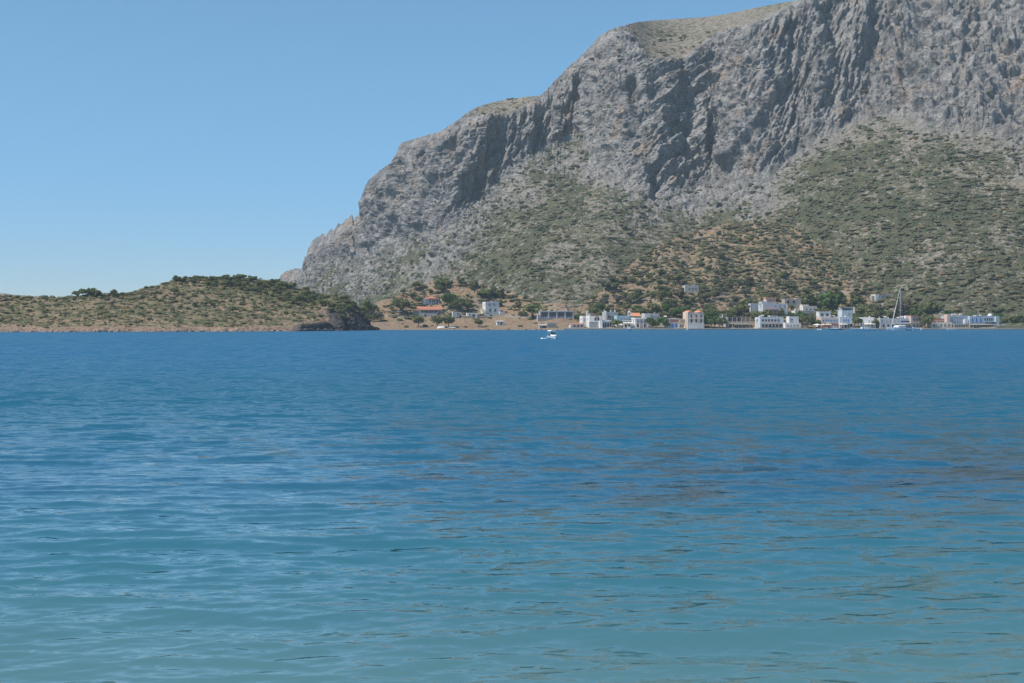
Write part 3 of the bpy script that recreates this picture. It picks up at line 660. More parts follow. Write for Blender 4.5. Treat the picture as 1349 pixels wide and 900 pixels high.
def mesh_scrub(name, sheet, n, region, size, mats_tone, seed, mat, density, keep=None):
    """ground cover too many to count: low lumpy cushions in one object"""
    rs = np.random.RandomState(seed)
    # a cushion: half an icosphere
    bm = BM(); bmesh.ops.create_icosphere(bm, subdivisions=2, radius=1.0)
    bmesh.ops.delete(bm, geom=[v for v in bm.verts if v.co.z < -0.30], context='VERTS')
    bm.verts.index_update(); tv = np.array([v.co[:] for v in bm.verts]); tf = np.array([[v.index for v in f.verts] for f in bm.faces]); bm.free()
    PX, PY, Q, veg = sheet.PX, sheet.PY, sheet.Q, sheet.veg
    x0, x1, y0, y1 = region
    # pick vertices in proportion to the ground each stands for in the picture, times how well plants hold there
    wgt = np.clip(density(PX, PY, veg), 0, None) * ((PX > x0) & (PX < x1) & (PY > y0) & (PY < y1))
    wgt = wgt * np.abs(np.gradient(PY, axis=0))
    idx = rs.choice(PX.size, n, p=(wgt / wgt.sum()).ravel())
    c = Q.reshape(-1, 3)[idx] + rs.normal(size=(n, 3)) * np.array([1.0, 1.0, 0.0])
    s = size[0] * (size[1] / size[0]) ** (rs.rand(n) ** 1.5)
    V = np.repeat(tv[None], n, 0)
    nz = noise(V[..., 0] * 1.7 + np.arange(n)[:, None] * 3.1, V[..., 1] * 1.7, V[..., 2] * 1.7 + 5, seed)
    nz2 = noise(V[..., 0] * 4.1 + np.arange(n)[:, None] * 7.3, V[..., 1] * 4.1, V[..., 2] * 4.1, seed + 1)
    V = V * (1 + 0.38 * nz + 0.22 * nz2)[..., None]
    asp = np.stack([s * (0.8 + 1.7 * rs.rand(n) ** 2.5), s * (0.8 + .4 * rs.rand(n)), s * (0.45 + 0.3 * rs.rand(n))], -1)
    V = V * asp[:, None, :] + c[:, None, :]
    Fc = tf[None] + (np.arange(n) * len(tv))[:, None, None]
    tone = np.repeat(np.clip(rs.normal(0.42, 0.36, n), 0, 1)[:, None], len(tv), 1)
    return tag(np_mesh(name, V.reshape(-1, 3), Fc.reshape(-1, 3), mat, False, {'tone': tone}), kind='stuff')
M['scrub'] = foliage('grey_green_scrub', (0.092, 0.102, 0.056), (0.165, 0.158, 0.096), (0.092, 0.102, 0.056))
M['scrub_light'] = foliage('olive_scrub', (0.125, 0.132, 0.068), (0.20, 0.19, 0.105), (0.125, 0.132, 0.068))
# ------------------------------------------------------------------ houses
def ground_D(px, yb): return 852.0 if yb > 430.5 and px > 742 else at(vl, px, yb).y
class House: pass
def house(name, label, x0, x1, yt, yb, depth=7.0, wall='white', roof='flat', rmat=None, rz=0.0, rows=(), doors=(), parts=(), cat='house', D=None, group=None, rh=None, side=()):
    xc = 0.5 * (x0 + x1); D0 = D; D = D or ground_D(xc, yb)
    if yb < 430.5: D = min(D, at(vl, xc, yb).y) - 2.5
    if D0 and abs(D - D0) > 1: print('HOUSE', name, x0, yb, D0, round(D, 1))
    m = D / F; HOUSE_BOXES.append((x0, x1, yt, yb, D + depth)); rz += 10
    w, h = (x1 - x0) * m, (yb - yt) * m
    root = empty(name, W(xc, yb, D), RAD(rz)); tag(root, label, cat, group)
    rh = rh if rh is not None else (0.0 if roof == 'flat' else min(1.6, h * 0.35)); hw = h - rh
    bm = BM()
    if roof == 'flat':        # walls with a low parapet round the roof
        bx(bm, -w/2, w/2, 0, depth, -2.5, hw - 0.35)
        t_ = 0.22
        bx(bm, -w/2, w/2, 0, t_, hw - 0.351, hw); bx(bm, -w/2, w/2, depth - t_, depth, hw - 0.351, hw)
        bx(bm, -w/2, -w/2 + t_, t_, depth - t_, hw - 0.351, hw); bx(bm, w/2 - t_, w/2, t_, depth - t_, hw - 0.351, hw)
    else: bx(bm, -w/2, w/2, 0, depth, -2.5, hw)
    obj('wall', bm, M[wall], root)
    if roof != 'flat':
        bm = BM(); o = 0.35
        c = [bm.verts.new(p) for p in ((-w/2-o, -o, hw), (w/2+o, -o, hw), (w/2+o, depth+o, hw), (-w/2-o, depth+o, hw))]
        if roof == 'hip':
            k = min(w, depth) * 0.5
            a = [bm.verts.new((-w/2 + k * .9, depth/2, hw + rh)), bm.verts.new((w/2 - k * .9, depth/2, hw + rh))]
            for f in ((c[0], c[1], a[1], a[0]), (c[1], c[2], a[1]), (c[2], c[3], a[0], a[1]), (c[3], c[0], a[0]), (c[3], c[2], c[1], c[0])): bm.faces.new(f)
        elif roof == 'gable':   # ridge along the front
            a = [bm.verts.new((-w/2 - o, depth/2, hw + rh)), bm.verts.new((w/2 + o, depth/2, hw + rh))]
            for f in ((c[0], c[1], a[1], a[0]), (c[1], c[2], a[1]), (c[2], c[3], a[0], a[1]), (c[3], c[0], a[0]), (c[3], c[2], c[1], c[0])): bm.faces.new(f)
        elif roof == 'pediment':
            a = [bm.verts.new((0, -o, hw + rh)), bm.verts.new((0, depth + o, hw + rh))]
            for f in ((c[0], c[1], a[0]), (c[1], c[2], a[1], a[0]), (c[2], c[3], a[1]), (c[3], c[0], a[0], a[1]), (c[3], c[2], c[1], c[0])): bm.faces.new(f)
        elif roof == 'shed':
            a = [bm.verts.new((-w/2 - o, depth + o, hw + rh)), bm.verts.new((w/2 + o, depth + o, hw + rh))]
            for f in ((c[0], c[1], a[1], a[0]), (c[1], c[2], a[1]), (c[2], c[3], a[0], a[1]), (c[3], c[0], a[0]), (c[3], c[2], c[1], c[0])): bm.faces.new(f)
        obj('roof', bm, M[rmat or 'red_tile'], root)
    def opening(u, zc, ww, wh, kind='window', pane='glass', fr='frame'):
        x = -w/2 + u * w; z = zc * hw
        bm = BM(); e = 0.12
        bx(bm, x - ww/2 - e, x - ww/2, -0.07, -0.004, z - wh/2 - e, z + wh/2 + e); bx(bm, x + ww/2, x + ww/2 + e, -0.07, -0.004, z - wh/2 - e, z + wh/2 + e)
        bx(bm, x - ww/2, x + ww/2, -0.07, -0.004, z + wh/2, z + wh/2 + e); bx(bm, x - ww/2, x + ww/2, -0.09, -0.004, z - wh/2 - e, z - wh/2)
        o_ = obj(kind, bm, M[fr], root)
        bm = BM(); bx(bm, x - ww/2, x + ww/2, -0.03, -0.006, z - wh/2, z + wh/2)
        obj('pane' if kind == 'window' else 'leaf', bm, M[pane], o_)
    for r_ in rows:
        zc, n, ww, wh, u0, u1 = r_[:6]; pane = r_[6] if len(r_) > 6 else 'glass'
        for i in range(n): opening(u0 + (u1 - u0) * (i + 0.5) / n, zc, ww, wh, 'window', pane)
    for d_ in doors:
        u, ww, wh, pm = d_; opening(u, wh / 2 / hw, ww, wh, 'door', pm)
    for (zc, yy, ww, wh) in side:      # windows in the left side wall
        bm = BM(); bx(bm, -w/2 - 0.05, -w/2 - 0.004, yy - ww/2, yy + ww/2, zc * hw - wh/2, zc * hw + wh/2); obj('window', bm, M['glass'], root)
    for p_ in parts:
        nm, u0, u1, y0, y1, z0, z1, mt_ = p_[:8]
        bm = BM(); bx(bm, -w/2 + u0 * w, -w/2 + u1 * w, y0, y1, z0 * h, z1 * h); obj(nm, bm, M[mt_], root)
    H = House(); H.root, H.w, H.h, H.hw, H.depth, H.m, H.D = root, w, h, hw, depth, m, D
    return H
def sub(H, nm, bmf, mat):
    bm = BM(); bmf(bm); return obj(nm, bm, M[mat], H.root)
def chimney(H, u, y=3, s=0.5, h=1.0, mat='white', nm='chimney'):
    sub(H, nm, lambda b: bx(b, -H.w/2 + u * H.w - s/2, -H.w/2 + u * H.w + s/2, y, y + s, H.hw - 0.4, H.hw + h), mat)
def tank(H, u, y=3.5, r=0.55, mat='white'):
    """solar water tank lying on the roof with its slanted panel"""
    x = -H.w/2 + u * H.w
    def f(b):
        tube(b, [(x - 0.8, y, H.hw + 0.9), (x + 0.8, y, H.hw + 0.9)], r * .7, 8)
        bx(b, x - .6, x - .5, y - .3, y + .3, H.hw - .36, H.hw + .6); bx(b, x + .5, x + .6, y - .3, y + .3, H.hw - .36, H.hw + .6)
    sub(H, 'water_tank', f, mat)
def dome(H, u, y, r, mat='white', nm='dome'):
    x = -H.w/2 + u * H.w
    def f(b):
        bmesh.ops.create_uvsphere(b, u_segments=16, v_segments=10, radius=r, matrix=Matrix.Translation((x, y, H.hw + 0.1)))
    sub(H, nm, f, mat)
def balcony(H, u0, u1, z, out=1.3, mat='white', rail='metal_grey'):
    xa, xb = -H.w/2 + u0 * H.w, -H.w/2 + u1 * H.w; zz = z * H.hw
    s_ = sub(H, 'balcony', lambda b: bx(b, xa, xb, -out, -0.004, zz - 0.16, zz), mat)
    def f(b):
        n = max(3, int((xb - xa) / 0.7))
        for i in range(n + 1):
            x = xa + 0.05 + (xb - xa - 0.1) * i / n; bx(b, x - .025, x + .025, -out + .03, -out + .08, zz + .002, zz + .9)
        bx(b, xa, xb, -out + .02, -out + .09, zz + .9, zz + .97)
    bm = BM(); f(bm); obj('railing', bm, M[rail], s_)
def canopy(H, u0, u1, z, out, mat, drop=0.35, posts=2, nm='awning', pmat='frame'):
    """sloping cloth or reed cover on posts in front of a wall"""
    xa, xb = -H.w/2 + u0 * H.w, -H.w/2 + u1 * H.w; zz = z * H.hw
    def f(b):
        v = [b.verts.new(p) for p in ((xa, -0.1, zz), (xb, -0.1, zz), (xb, -out, zz - drop), (xa, -out, zz - drop))]
        v2 = [b.verts.new(x.co + Vector((0, 0, -0.12))) for x in v]
        b.faces.new(v); b.faces.new(v2[::-1])
        for i in range(4): b.faces.new((v[i], v2[i], v2[(i + 1) % 4], v[(i + 1) % 4]))
    s_ = sub(H, nm, f, mat)
    for i in range(posts):
        x = xa + 0.15 + (xb - xa - 0.3) * i / max(1, posts - 1); bm = BM(); bx(bm, x - .06, x + .06, -out + .05, -out + .17, -0.1, zz - drop - 0.13); obj('post', bm, M[pmat], s_)
    return s_

# --- west side, on the knoll
H = house('house', 'white house with hipped red roof and front columns, highest on the western knoll', 560.5, 578.5, 390.6, 399, 8, 'white', 'hip', 'red_tile', 4, rows=[(0.5, 4, 1.0, 1.5, .2, .98)], rh=1.7,
    parts=[('column', .17, .20, -1.8, -1.55, -.1, .62, 'white'), ('column', .42, .45, -1.8, -1.55, -.1, .62, 'white'), ('column', .67, .70, -1.8, -1.55, -.1, .62, 'white'), ('column', .93, .96, -1.8, -1.55, -.1, .62, 'white'), ('porch_roof', .14, .99, -1.9, -.36, .625, .70, 'red_tile')])
sub(H, 'side_wing', lambda b: bx(b, -H.w/2 - 1.9, -H.w/2 - .01, -1.0, 4, -2, H.hw + .1), 'white'); chimney(H, .95, 3, .7, .9)
H = house('long_house', 'long low house with two red tiled roof strips above a dry grass bank', 552, 584, 403.8, 415, 8, 'grey', 'shed', 'red_tile', 2, rows=[(0.55, 6, 1.3, 1.3, .06, .75)], rh=1.6,
    parts=[('low_wall', .05, .72, -2.6, -2.3, -.2, .22, 'concrete')])
canopy(H, .02, .93, .98, 2.6, 'red_tile', .5, 6, 'porch_roof')
sub(H, 'side_wing', lambda b: bx(b, -H.w/2 - 3.2, -H.w/2 - .01, 0.5, 5, -2, H.hw * .7), 'stone'); sub(H, 'wing_roof', lambda b: bx(b, -H.w/2 - 3.6, -H.w/2 - .02, 0.1, 5.3, H.hw * .7 + .003, H.hw * .7 + .3), 'red_tile')
H = house('stone_hut', 'small pale stone hut with one dark window beside big green trees', 596.5, 608, 411.2, 419, 5, 'grey', rows=[(.7, 1, 1.0, 1.2, .5, .7)], doors=[(.85, 1.1, 2.0, 'void')])
H = house('shed', 'low whitewashed shed with a dark door left of the white two-storey house', 615.5, 629, 412.3, 418, 5, 'white', rows=[(.6, 1, .9, .8, .15, .35)], doors=[(.62, 1.5, 1.9, 'void')])
H = house('house', 'white two-storey house with outside steps standing alone above the shore', 639.2, 658, 397.6, 412.5, 8, 'white', rz=5, rows=[(.72, 2, 1.1, 1.7, .12, .82, 'metal_grey'), (.25, 2, 1.2, 1.7, .15, .9)], side=[(.7, 3, .9, 1.2)],
    parts=[('parapet_trim', -.01, 1.01, -.15, -.005, .93, .96, 'white')])
def steps(b):
    for i in range(7): bx(b, -H.w/2 - 2.6 + 0.15, -H.w/2 - .02, -2.6 + i * .75, -2.6 + (i + 1) * .75 - .003, -2.2, .1 + i * .42)
sub(H, 'stairs', steps, 'cream'); sub(H, 'side_wing', lambda b: bx(b, H.w/2 + .01, H.w/2 + 3.4, -1.6, 3, -3, 1.1), 'white'); sub(H, 'terrace_wall', lambda b: bx(b, -H.w/2 - 2.0, H.w/2 + 3.2, -4.6, -4.2, -4.5, -0.6), 'white')
H = house('beach_hut', 'tiny white hut with one dark door near the beach', 654.5, 664.5, 422.6, 428, 3.5, 'white', 'shed', 'concrete', rh=.4, rows=[(.55, 1, .7, .7, .08, .34)], doors=[(.6, .9, 1.6, 'void')])
# --- terrace building with four wide openings
H = house('terrace_building', 'long flat-roofed building with four wide dark bays between white piers', 710.5, 756.5, 409.6, 419.3, 9, 'grey', D=905, rows=[(.52, 4, 4.2, 2.7, .03, .97, 'glass')], cat='building',
    parts=[('pier', .0, .022, -.35, -.005, -.05, .86, 'white'), ('pier', .24, .262, -.35, -.005, -.05, .86, 'white'), ('pier', .49, .512, -.35, -.005, -.05, .86, 'white'), ('pier', .735, .757, -.35, -.005, -.05, .86, 'white'), ('pier', .975, .997, -.35, -.005, -.05, .86, 'white'),
           ('cornice', -.005, 1.005, -.5, -.004, .865, .95, 'concrete'), ('retaining_wall', -.01, 1.01, -1.6, -1.2, -.9, -.07, 'stone'), ('chimney', .05, .09, 2, 2.8, .95, 1.22, 'cream'), ('chimney', .28, .32, 2, 2.8, .95, 1.2, 'cream'), ('chimney', .47, .49, 2, 2.6, .95, 1.2, 'white'), ('chimney', .55, .58, 2, 2.6, .95, 1.18, 'pink'), ('chimney', .78, .82, 2, 2.8, .95, 1.2, 'white')])
sub(H, 'stairs', lambda b: [bx(b, -H.w/2 - 1.6 + i * .22, -H.w/2 - .6 + i * .22, -.8, 1.0, -2.5, 2.9 - i * .7) for i in range(5)], 'white')
H = house('stone_cottage', 'grey stone cottage with two dark windows right behind the small motorboat', 720.5, 733.5, 425.2, 432.4, 5, 'stone', D=850, rows=[(.55, 3, .7, 1.0, .12, .95, 'void')])
H = house('boat_shed', 'low dark lean-to shed left of the grey stone cottage', 711, 719.8, 427.6, 432.4, 4, 'stone', 'shed', 'concrete', D=850, rh=.5, doors=[(.65, 2.2, 1.4, 'void')])
sub(H, 'gate_post', lambda b: bx(b, -H.w/2 - .5, -H.w/2 - .05, -.5, 0, -.5, 2.2), 'white')
# --- the sea front from the west
H = house('cottage', 'low pink cottage with three dark windows at the western end of the quay', 752.4, 770, 425.8, 432.4, 6, 'pink', 'shed', 'red_tile', rh=.45, rows=[(.52, 3, 1.1, 1.2, .12, .95, 'void')])
sub(H, 'buttress', lambda b: bx(b, -H.w/2 - .8, -H.w/2 - .01, -.3, 3, -1, 1.8), 'white')
H = house('house', 'white cube house with twin arched windows raised over a stone base, by the quay', 767.3, 776, 416.2, 425.2, 8, 'white', D=862, rows=[(.45, 2, 1.0, 1.5, .1, .92, 'metal_grey')], side=[(.5, 3, .9, 1.2)])
chimney(H, .85, 1.5, 1.2, 3.0, 'cream', 'stair_tower'); sub(H, 'stone_base', lambda b: bx(b, -H.w/2 + .3, H.w/2 + .6, .5, 7, -3.2, -.002), 'stone')
H = house('house', 'grey-white two-storey house with a red roof panel, between the cube house and the arcade', 776.2, 793, 416, 432.4, 9, 'white', rows=[(.72, 2, 1.1, 1.7, .38, .82, 'void'), (.30, 2, 3.0, 3.2, .05, .62, 'metal_grey')], side=[(.75, 4, .9, 1.2)],
    parts=[('red_panel', .5, .72, -.3, -.004, .80, .98, 'red_tile'), ('string_course', -.005, 1.005, -.2, -.006, .50, .53, 'white'), ('stair_block', .76, .98, -2.5, -.004, -.03, .60, 'white')])
chimney(H, .12, 3, .8, 1.0, 'white'); chimney(H, .2, 5, .4, 1.7, 'white')
H = house('arcade', 'single-storey white arcade of four dark arches on the quay', 790.5, 806.5, 421.8, 432.4, 7, 'white', D=855, rows=[(.42, 4, 1.0, 2.2, .16, .97, 'void')], cat='building',
    parts=[('cornice', -.01, 1.01, -.4, -.004, .80, .90, 'white'), ('frieze', .03, .99, -.12, -.003, .62, .78, 'teal'), ('low_wall', .05, .98, -1.6, -1.3, -.02, .12, 'pink')])
H = house('house', 'grey flat-roofed house with three roof turrets behind the white arcade', 797, 814.5, 411.2, 421, 8, 'grey', D=880, rows=[(.35, 5, .9, 1.0, .2, .98, 'void')], parts=[('side_tower', .0, .14, -.6, 2.0, -.1, 1.12, 'white')])
chimney(H, .53, 3, .8, 1.3, 'pale_blue'); chimney(H, .86, 3, .7, 1.5, 'white'); chimney(H, .03, 3, .6, 1.6, 'white')
H = house('house', 'sea-green walled house with a dark doorway beside the bell tower', 812.5, 829, 416, 427, 7, 'teal', D=862, rows=[(.55, 3, .8, 1.1, .3, .9, 'metal_grey')], doors=[(.08, 1.2, 2.2, 'void')])
# bell tower
D_ = 864.0; root = empty('bell_tower', W(829.3, 426, D_)); tag(root, 'slim blue and white bell tower rising over the sea-green house', 'bell tower')
bm = BM(); bx(bm, -1.3, 1.3, 0, 2.6, -2, 4.4); obj('base', bm, M['blue'], root)
bm = BM(); bx(bm, -1.45, 1.45, -.15, 2.75, 4.402, 4.7); obj('ledge', bm, M['white'], root)
for sx in (-1, 1):
    for sy in (.35, 2.25):
        bm = BM(); bx(bm, sx * .75 - .2, sx * .75 + .2, sy - .2, sy + .2, 4.702, 6.5); obj('belfry_pillar', bm, M['white'], root)
bm = BM(); bx(bm, -1.1, 1.1, .02, 2.58, 6.502, 6.75); obj('belfry_slab', bm, M['white'], root)
bm = BM(); bmesh.ops.create_uvsphere(bm, u_segments=14, v_segments=8, radius=.85, matrix=Matrix.Translation((0, 1.3, 6.77))); obj('cupola', bm, M['pale_blue'], root, smooth=True)
bm = BM(); bx(bm, -.05, .05, 1.25, 1.35, 7.5, 8.3); bx(bm, -.25, .25, 1.251, 1.349, 7.9, 8.0); obj('cross', bm, M['metal_grey'], root)
bm = BM(); tube(bm, [(0, 1.3, 6.3), (0, 1.3, 6.1), (0, 1.3, 5.6)], [.1, .3, .42], 10); obj('bell', bm, M['metal_grey'], root)
H = house('cafe', 'open quayside cafe under a flat white canopy below the bell tower', 821, 832.5, 425.6, 432.4, 5, 'cream', D=853, rows=[(.45, 2, 1.3, 1.5, .05, .95, 'void')], cat='cafe')
canopy(H, -.05, 1.05, 1.12, 3.2, 'canvas', .35, 4); sub(H, 'upper_canopy', lambda b: bx(b, -H.w/2, H.w/2, 0.2, 3, H.hw + 1.3, H.hw + 1.6), 'white'); sub(H, 'upper_wall', lambda b: bx(b, -H.w/2 + .3, H.w/2 - .3, .5, 3, H.hw - .3, H.hw + 1.298), 'grey')
H = house('house', 'cream house with a bright orange tiled roof, set back from the quay', 832.2, 844, 412.2, 422, 7, 'cream', 'gable', 'orange_tile', D=878, rh=2.0, rows=[(.45, 2, .9, 1.2, .1, .9)])
H = house('house', 'two-storey white house with a full-width balcony slab on the quay', 836.2, 853.2, 418.8, 432.4, 8, 'white', rows=[(.68, 3, 1.5, 1.9, .08, .95, 'metal_grey'), (.26, 3, 1.2, 2.0, .1, .9, 'void')], side=[(.7, 3, 1, 1.4), (.25, 4, 1, 1.4)],
    parts=[('eave', -.03, 1.03, -1.2, 8.2, .90, .97, 'white'), ('shopfront', .36, .62, -.25, -.004, .02, .42, 'pink')])
balcony(H, .02, .98, .5, 1.1)
for u in (-.02, .3, .63, .98): sub(H, 'pillar', lambda b, u=u: bx(b, -H.w/2 + u * H.w, -H.w/2 + u * H.w + .3, -1.2, -.95, -.1, H.hw * .48), 'white')
H = house('house', 'white and blue-grey flat house behind the balcony house', 849, 869, 413, 423, 8, 'pale_blue', D=882, rows=[(.6, 3, .8, 1.0, .45, .98, 'metal_grey')], parts=[('white_front', -.01, .38, -.5, -.004, -.05, 1.0, 'white')])
H = house('house', 'house with dark red window band above a pale blue ground floor', 876.4, 894.2, 419.4, 432.4, 8, 'pale_blue', rows=[(.72, 2, 1.1, 1.2, .42, .95, 'void'), (.25, 2, 1.5, 2.4, .42, .95, 'blue_paint')],
    parts=[('window_band', .36, 1.0, -.05, -.003, .60, .88, 'red_paint'), ('cornice', .0, 1.01, -.35, -.004, .92, 1.0, 'cream'), ('loggia', .02, .33, -.3, -.004, .55, .86, 'cream')])
tank(H, .06, 2, .9, 'canvas'); chimney(H, .02, 4, .5, 1.2)
H = house('stone_house', 'tan stone house with small scattered windows touching the three-storey house', 894.4, 905.2, 420.2, 432.4, 7, 'tan_stone', rows=[(.78, 2, .8, .9, .2, .95, 'void'), (.25, 3, .9, 1.3, .05, .95, 'void')], parts=[('stair', .62, 1.0, -1.6, -.004, -.05, .3, 'cream')])
H = house('three_storey_house', 'tall pink stone three-storey house with twin pediments and nine openings at the water', 905.6, 927.6, 411.4, 432.6, 10, 'pink', D=848, rows=[(.76, 3, .95, 1.9, .06, .98, 'void'), (.46, 3, 1.05, 2.1, .08, .98, 'void'), (.13, 3, 1.5, 1.2, .08, .98, 'metal_grey')],
    parts=[('string_course', -.005, 1.005, -.22, -.008, .305, .325, 'white'), ('string_course', -.005, 1.005, -.22, -.008, .585, .605, 'cream'), ('ground_floor_facing', .0, 1.0, -.05, -.003, .0, .30, 'white'), ('corner_pilaster', -.012, .018, -.14, -.002, .0, .96, 'cream'), ('wing', 1.0, 1.08, 1, 8, -.1, .32, 'stone')])
for u in (.17, .83):
    def ped(b, u=u):
        xa, xb = -H.w/2 + (u - .17) * H.w, -H.w/2 + (u + .17) * H.w
        v = [b.verts.new(p) for p in ((xa, -.2, H.hw + .004), (xb, -.2, H.hw + .004), ((xa + xb)/2, -.2, H.hw + 1.0))]; v2 = [b.verts.new(x.co + Vector((0, 9.9, 0))) for x in v]
        b.faces.new(v); b.faces.new(v2[::-1])
        for i in range(3): b.faces.new((v[i], v[(i+1)%3], v2[(i+1)%3], v2[i]))
    sub(H, 'pediment_roof', ped, 'orange_tile')
for z in (.33, .61): balcony(H, .42 if z < .5 else .45, .62 if z < .5 else .6, z, .8, 'cream')
H = house('house', 'white house with a flat canopy half hidden by trees near the three-storey house', 944, 957.5, 417.5, 425, 6, 'white', D=868, rows=[(.4, 2, 1.2, 1.3, .1, .9)], parts=[('balcony_slab', -.05, 1.05, -1.4, -.004, .74, .9, 'white')])
chimney(H, .68, 2, .4, 1.6)
# long pergola restaurant
H = house('restaurant', 'long two-level restaurant with dark upper shade panels over a pale terrace', 957.6, 989, 417.9, 432.4, 8, 'stone', D=855, rows=[(.22, 5, 1.6, 1.8, .05, .9, 'void')], cat='restaurant', parts=[('terrace_slab', .15, .95, -2.6, -.004, .40, .45, 'cream')])
for i in range(5): sub(H, 'shade_panel', lambda b, i=i: bx(b, -H.w/2 + (.01 + .2 * i) * H.w, -H.w/2 + (.18 + .2 * i) * H.w, -1.0, -.9, H.hw * .62, H.hw * .97), 'shade_cloth' if i < 3 else 'wood')
for i in range(6): sub(H, 'post', lambda b, i=i: bx(b, -H.w/2 + (.0 + .195 * i) * H.w - .1, -H.w/2 + (.0 + .195 * i) * H.w + .1, -1.25, -1.02, -.1, H.hw), 'concrete')
canopy(H, .2, .9, .40, 4.2, 'reed', .35, 5, 'lower_canopy')
# slender white waterfront pillar
root = empty('monument', W(996.3, 432.5, 842)); tag(root, 'slender white column monument standing on the quay edge', 'monument')
bm = BM(); bx(bm, -1.0, 1.0, -1.0, 1.0, -.3, .7); obj('plinth', bm, M['white'], root)
bm = BM(); tube(bm, [(0, 0, .702), (0, 0, 4.4)], [.45, .36], 10); obj('shaft', bm, M['white'], root)
bm = BM(); bx(bm, -.6, .6, -.6, .6, 4.402, 4.7); obj('capital', bm, M['white'], root)
bm = BM(); tube(bm, [(0, 0, 4.702), (0, 0, 5.3), (0, 0, 5.9), (0, 0, 6.3)], [.42, .5, .28, .1], 10); obj('finial', bm, M['white'], root)
H = house('tower_house', 'pale cube house with one corner window, uphill and left of the big pale-blue house', 988.6, 1003, 399.8, 411, 7, 'pale_blue', rows=[(.72, 2, .8, 1.1, .62, .98, 'metal_grey')], side=[(.6, 3, 1, 1.3)], parts=[('corner_pilaster', -.02, .04, -.12, -.002, .0, 1.0, 'white')])
H = house('house', 'big pale-blue house with arched lower windows and tiled porch roof, above the seafront hotel', 1004.5, 1038, 400.2, 415.6, 9, 'pale_blue', rows=[(.78, 3, .9, 1.3, .40, .98, 'metal_grey'), (.24, 4, 1.5, 1.9, .06, .74, 'glass')], side=[(.75, 4, 1, 1.3)],
    parts=[('tiled_porch', .05, .6, -2.2, -.004, .46, .53, 'red_tile'), ('upper_house', .22, .62, 4, 9, .98, 1.45, 'pink'), ('upper_roof', .2, .64, 3.6, 9.3, 1.452, 1.55, 'orange_tile'), ('upper_terrace', .0, .25, 2, 8, .9, 1.2, 'grey'), ('corner_pilaster', .965, 1.01, -.15, -.002, -.02, 1.0, 'cream')])
for i in range(4): sub(H, 'upper_window', lambda b, i=i: bx(b, -H.w/2 + (.27 + .09 * i) * H.w, -H.w/2 + (.32 + .09 * i) * H.w, 3.93, 3.996, H.h * 1.18, H.h * 1.36), 'red_paint')
H = house('ruin', 'roofless brown stone ruin above the big pale-blue house', 1033.5, 1056, 394, 406, 6, 'stone', rows=[(.68, 2, 1.8, 1.7, .02, .72, 'void')], cat='ruin', parts=[('broken_wall', .72, .98, .0, 5.9, .98, 1.1, 'tan_stone')])
H = house('hotel', 'two-storey pale seafront hotel with a pink balcony strip and a white roof canopy', 1000.5, 1033, 417.8, 432.4, 9, 'pale_blue', D=853, rows=[(.70, 6, 1.3, 1.5, .05, .85, 'glass'), (.22, 6, 1.2, 1.6, .05, .95, 'void')], cat='hotel', side=[(.7, 4, 1, 1.3)],
    parts=[('roof_canopy', .45, .78, 1, 5, 1.06, 1.12, 'canvas'), ('canopy_post', .46, .475, 1.1, 1.3, .97, 1.06, 'white'), ('canopy_post', .75, .765, 1.1, 1.3, .97, 1.06, 'white'), ('terrace_roof', .30, .72, -2.0, -.004, .40, .46, 'pink')])
balcony(H, .0, .3, .45, 1.3, 'white'); balcony(H, .72, .99, .45, 1.2, 'white'); chimney(H, .1, 3, .5, .8); dome(H, .0, 1, .5, 'white', 'satellite_dish'); tank(H, .22, 5)
H = house('arcade', 'low white arcade with four small arches below a plain white block', 1033.6, 1055.5, 425.4, 432.4, 6, 'white', D=851, rows=[(.45, 4, 1.2, 1.4, .06, .9, 'metal_grey')], cat='building',
    parts=[('upper_block', .30, .92, 1.2, 6, 1.0, 2.2, 'white'), ('side_wall', .28, .33, .6, 1.1, 1.0, 2.25, 'white')])
sub(H, 'upper_window', lambda b: bx(b, -H.w * .06, -H.w * .06 + .9, 1.13, 1.196, H.h * 1.45, H.h * 1.75), 'glass')
H = house('house', 'whitewashed house with a long flat cornice and two square windows, above the low arcade', 1046.6, 1072.4, 409.4, 419, 8, 'white', rows=[(.38, 2, 1.1, 1.1, .04, .85, 'metal_grey')], side=[(.5, 3, 1, 1.2)],
    parts=[('cornice', .32, 1.0, -.4, -.004, .84, .98, 'metal_grey'), ('corner_pilaster', -.01, .03, -.15, -.002, -.3, 1.1, 'white')])
dome(H, .04, 1, .7, 'white', 'satellite_dish')
H = house('house', 'small stepped white house tucked under a dark tree uphill of the whitewashed house', 1057.4, 1077, 403.2, 409.6, 6, 'white', rows=[(.35, 3, .8, .9, .1, .95, 'void')], parts=[('upper_block', .02, .5, 2, 6, .98, 1.3, 'cream')])
# --- middle of the front
H = house('taverna', 'pink-white two-storey taverna with a red ground floor behind the moored boats', 1081.4, 1105.4, 418.2, 432.4, 8, 'pink', D=853, rows=[(.70, 6, .95, 1.3, .04, .97, 'blue_paint'), (.2, 4, 1.6, 1.8, .05, .95, 'void')], cat='taverna', side=[(.7, 3, 1, 1.2)],
    parts=[('red_front', .04, 1.0, -.06, -.003, .06, .44, 'red_paint'), ('upper_house', -.01, .66, 3.0, 8, .985, 1.48, 'white'), ('upper_cornice', -.02, .67, 2.8, 8.2, 1.482, 1.54, 'white')])
for u in (.08, .38): sub(H, 'upper_window', lambda b, u=u: bx(b, -H.w/2 + u * H.w, -H.w/2 + u * H.w + 1.6, 2.93, 2.996, H.h * 1.12, H.h * 1.36), 'glass')
for i in range(6): sub(H, 'flower_box', lambda b, i=i: bx(b, -H.w/2 + (.06 + .155 * i) * H.w, -H.w/2 + (.13 + .155 * i) * H.w, -.35, -.064, H.hw * .47, H.hw * .52), 'white')
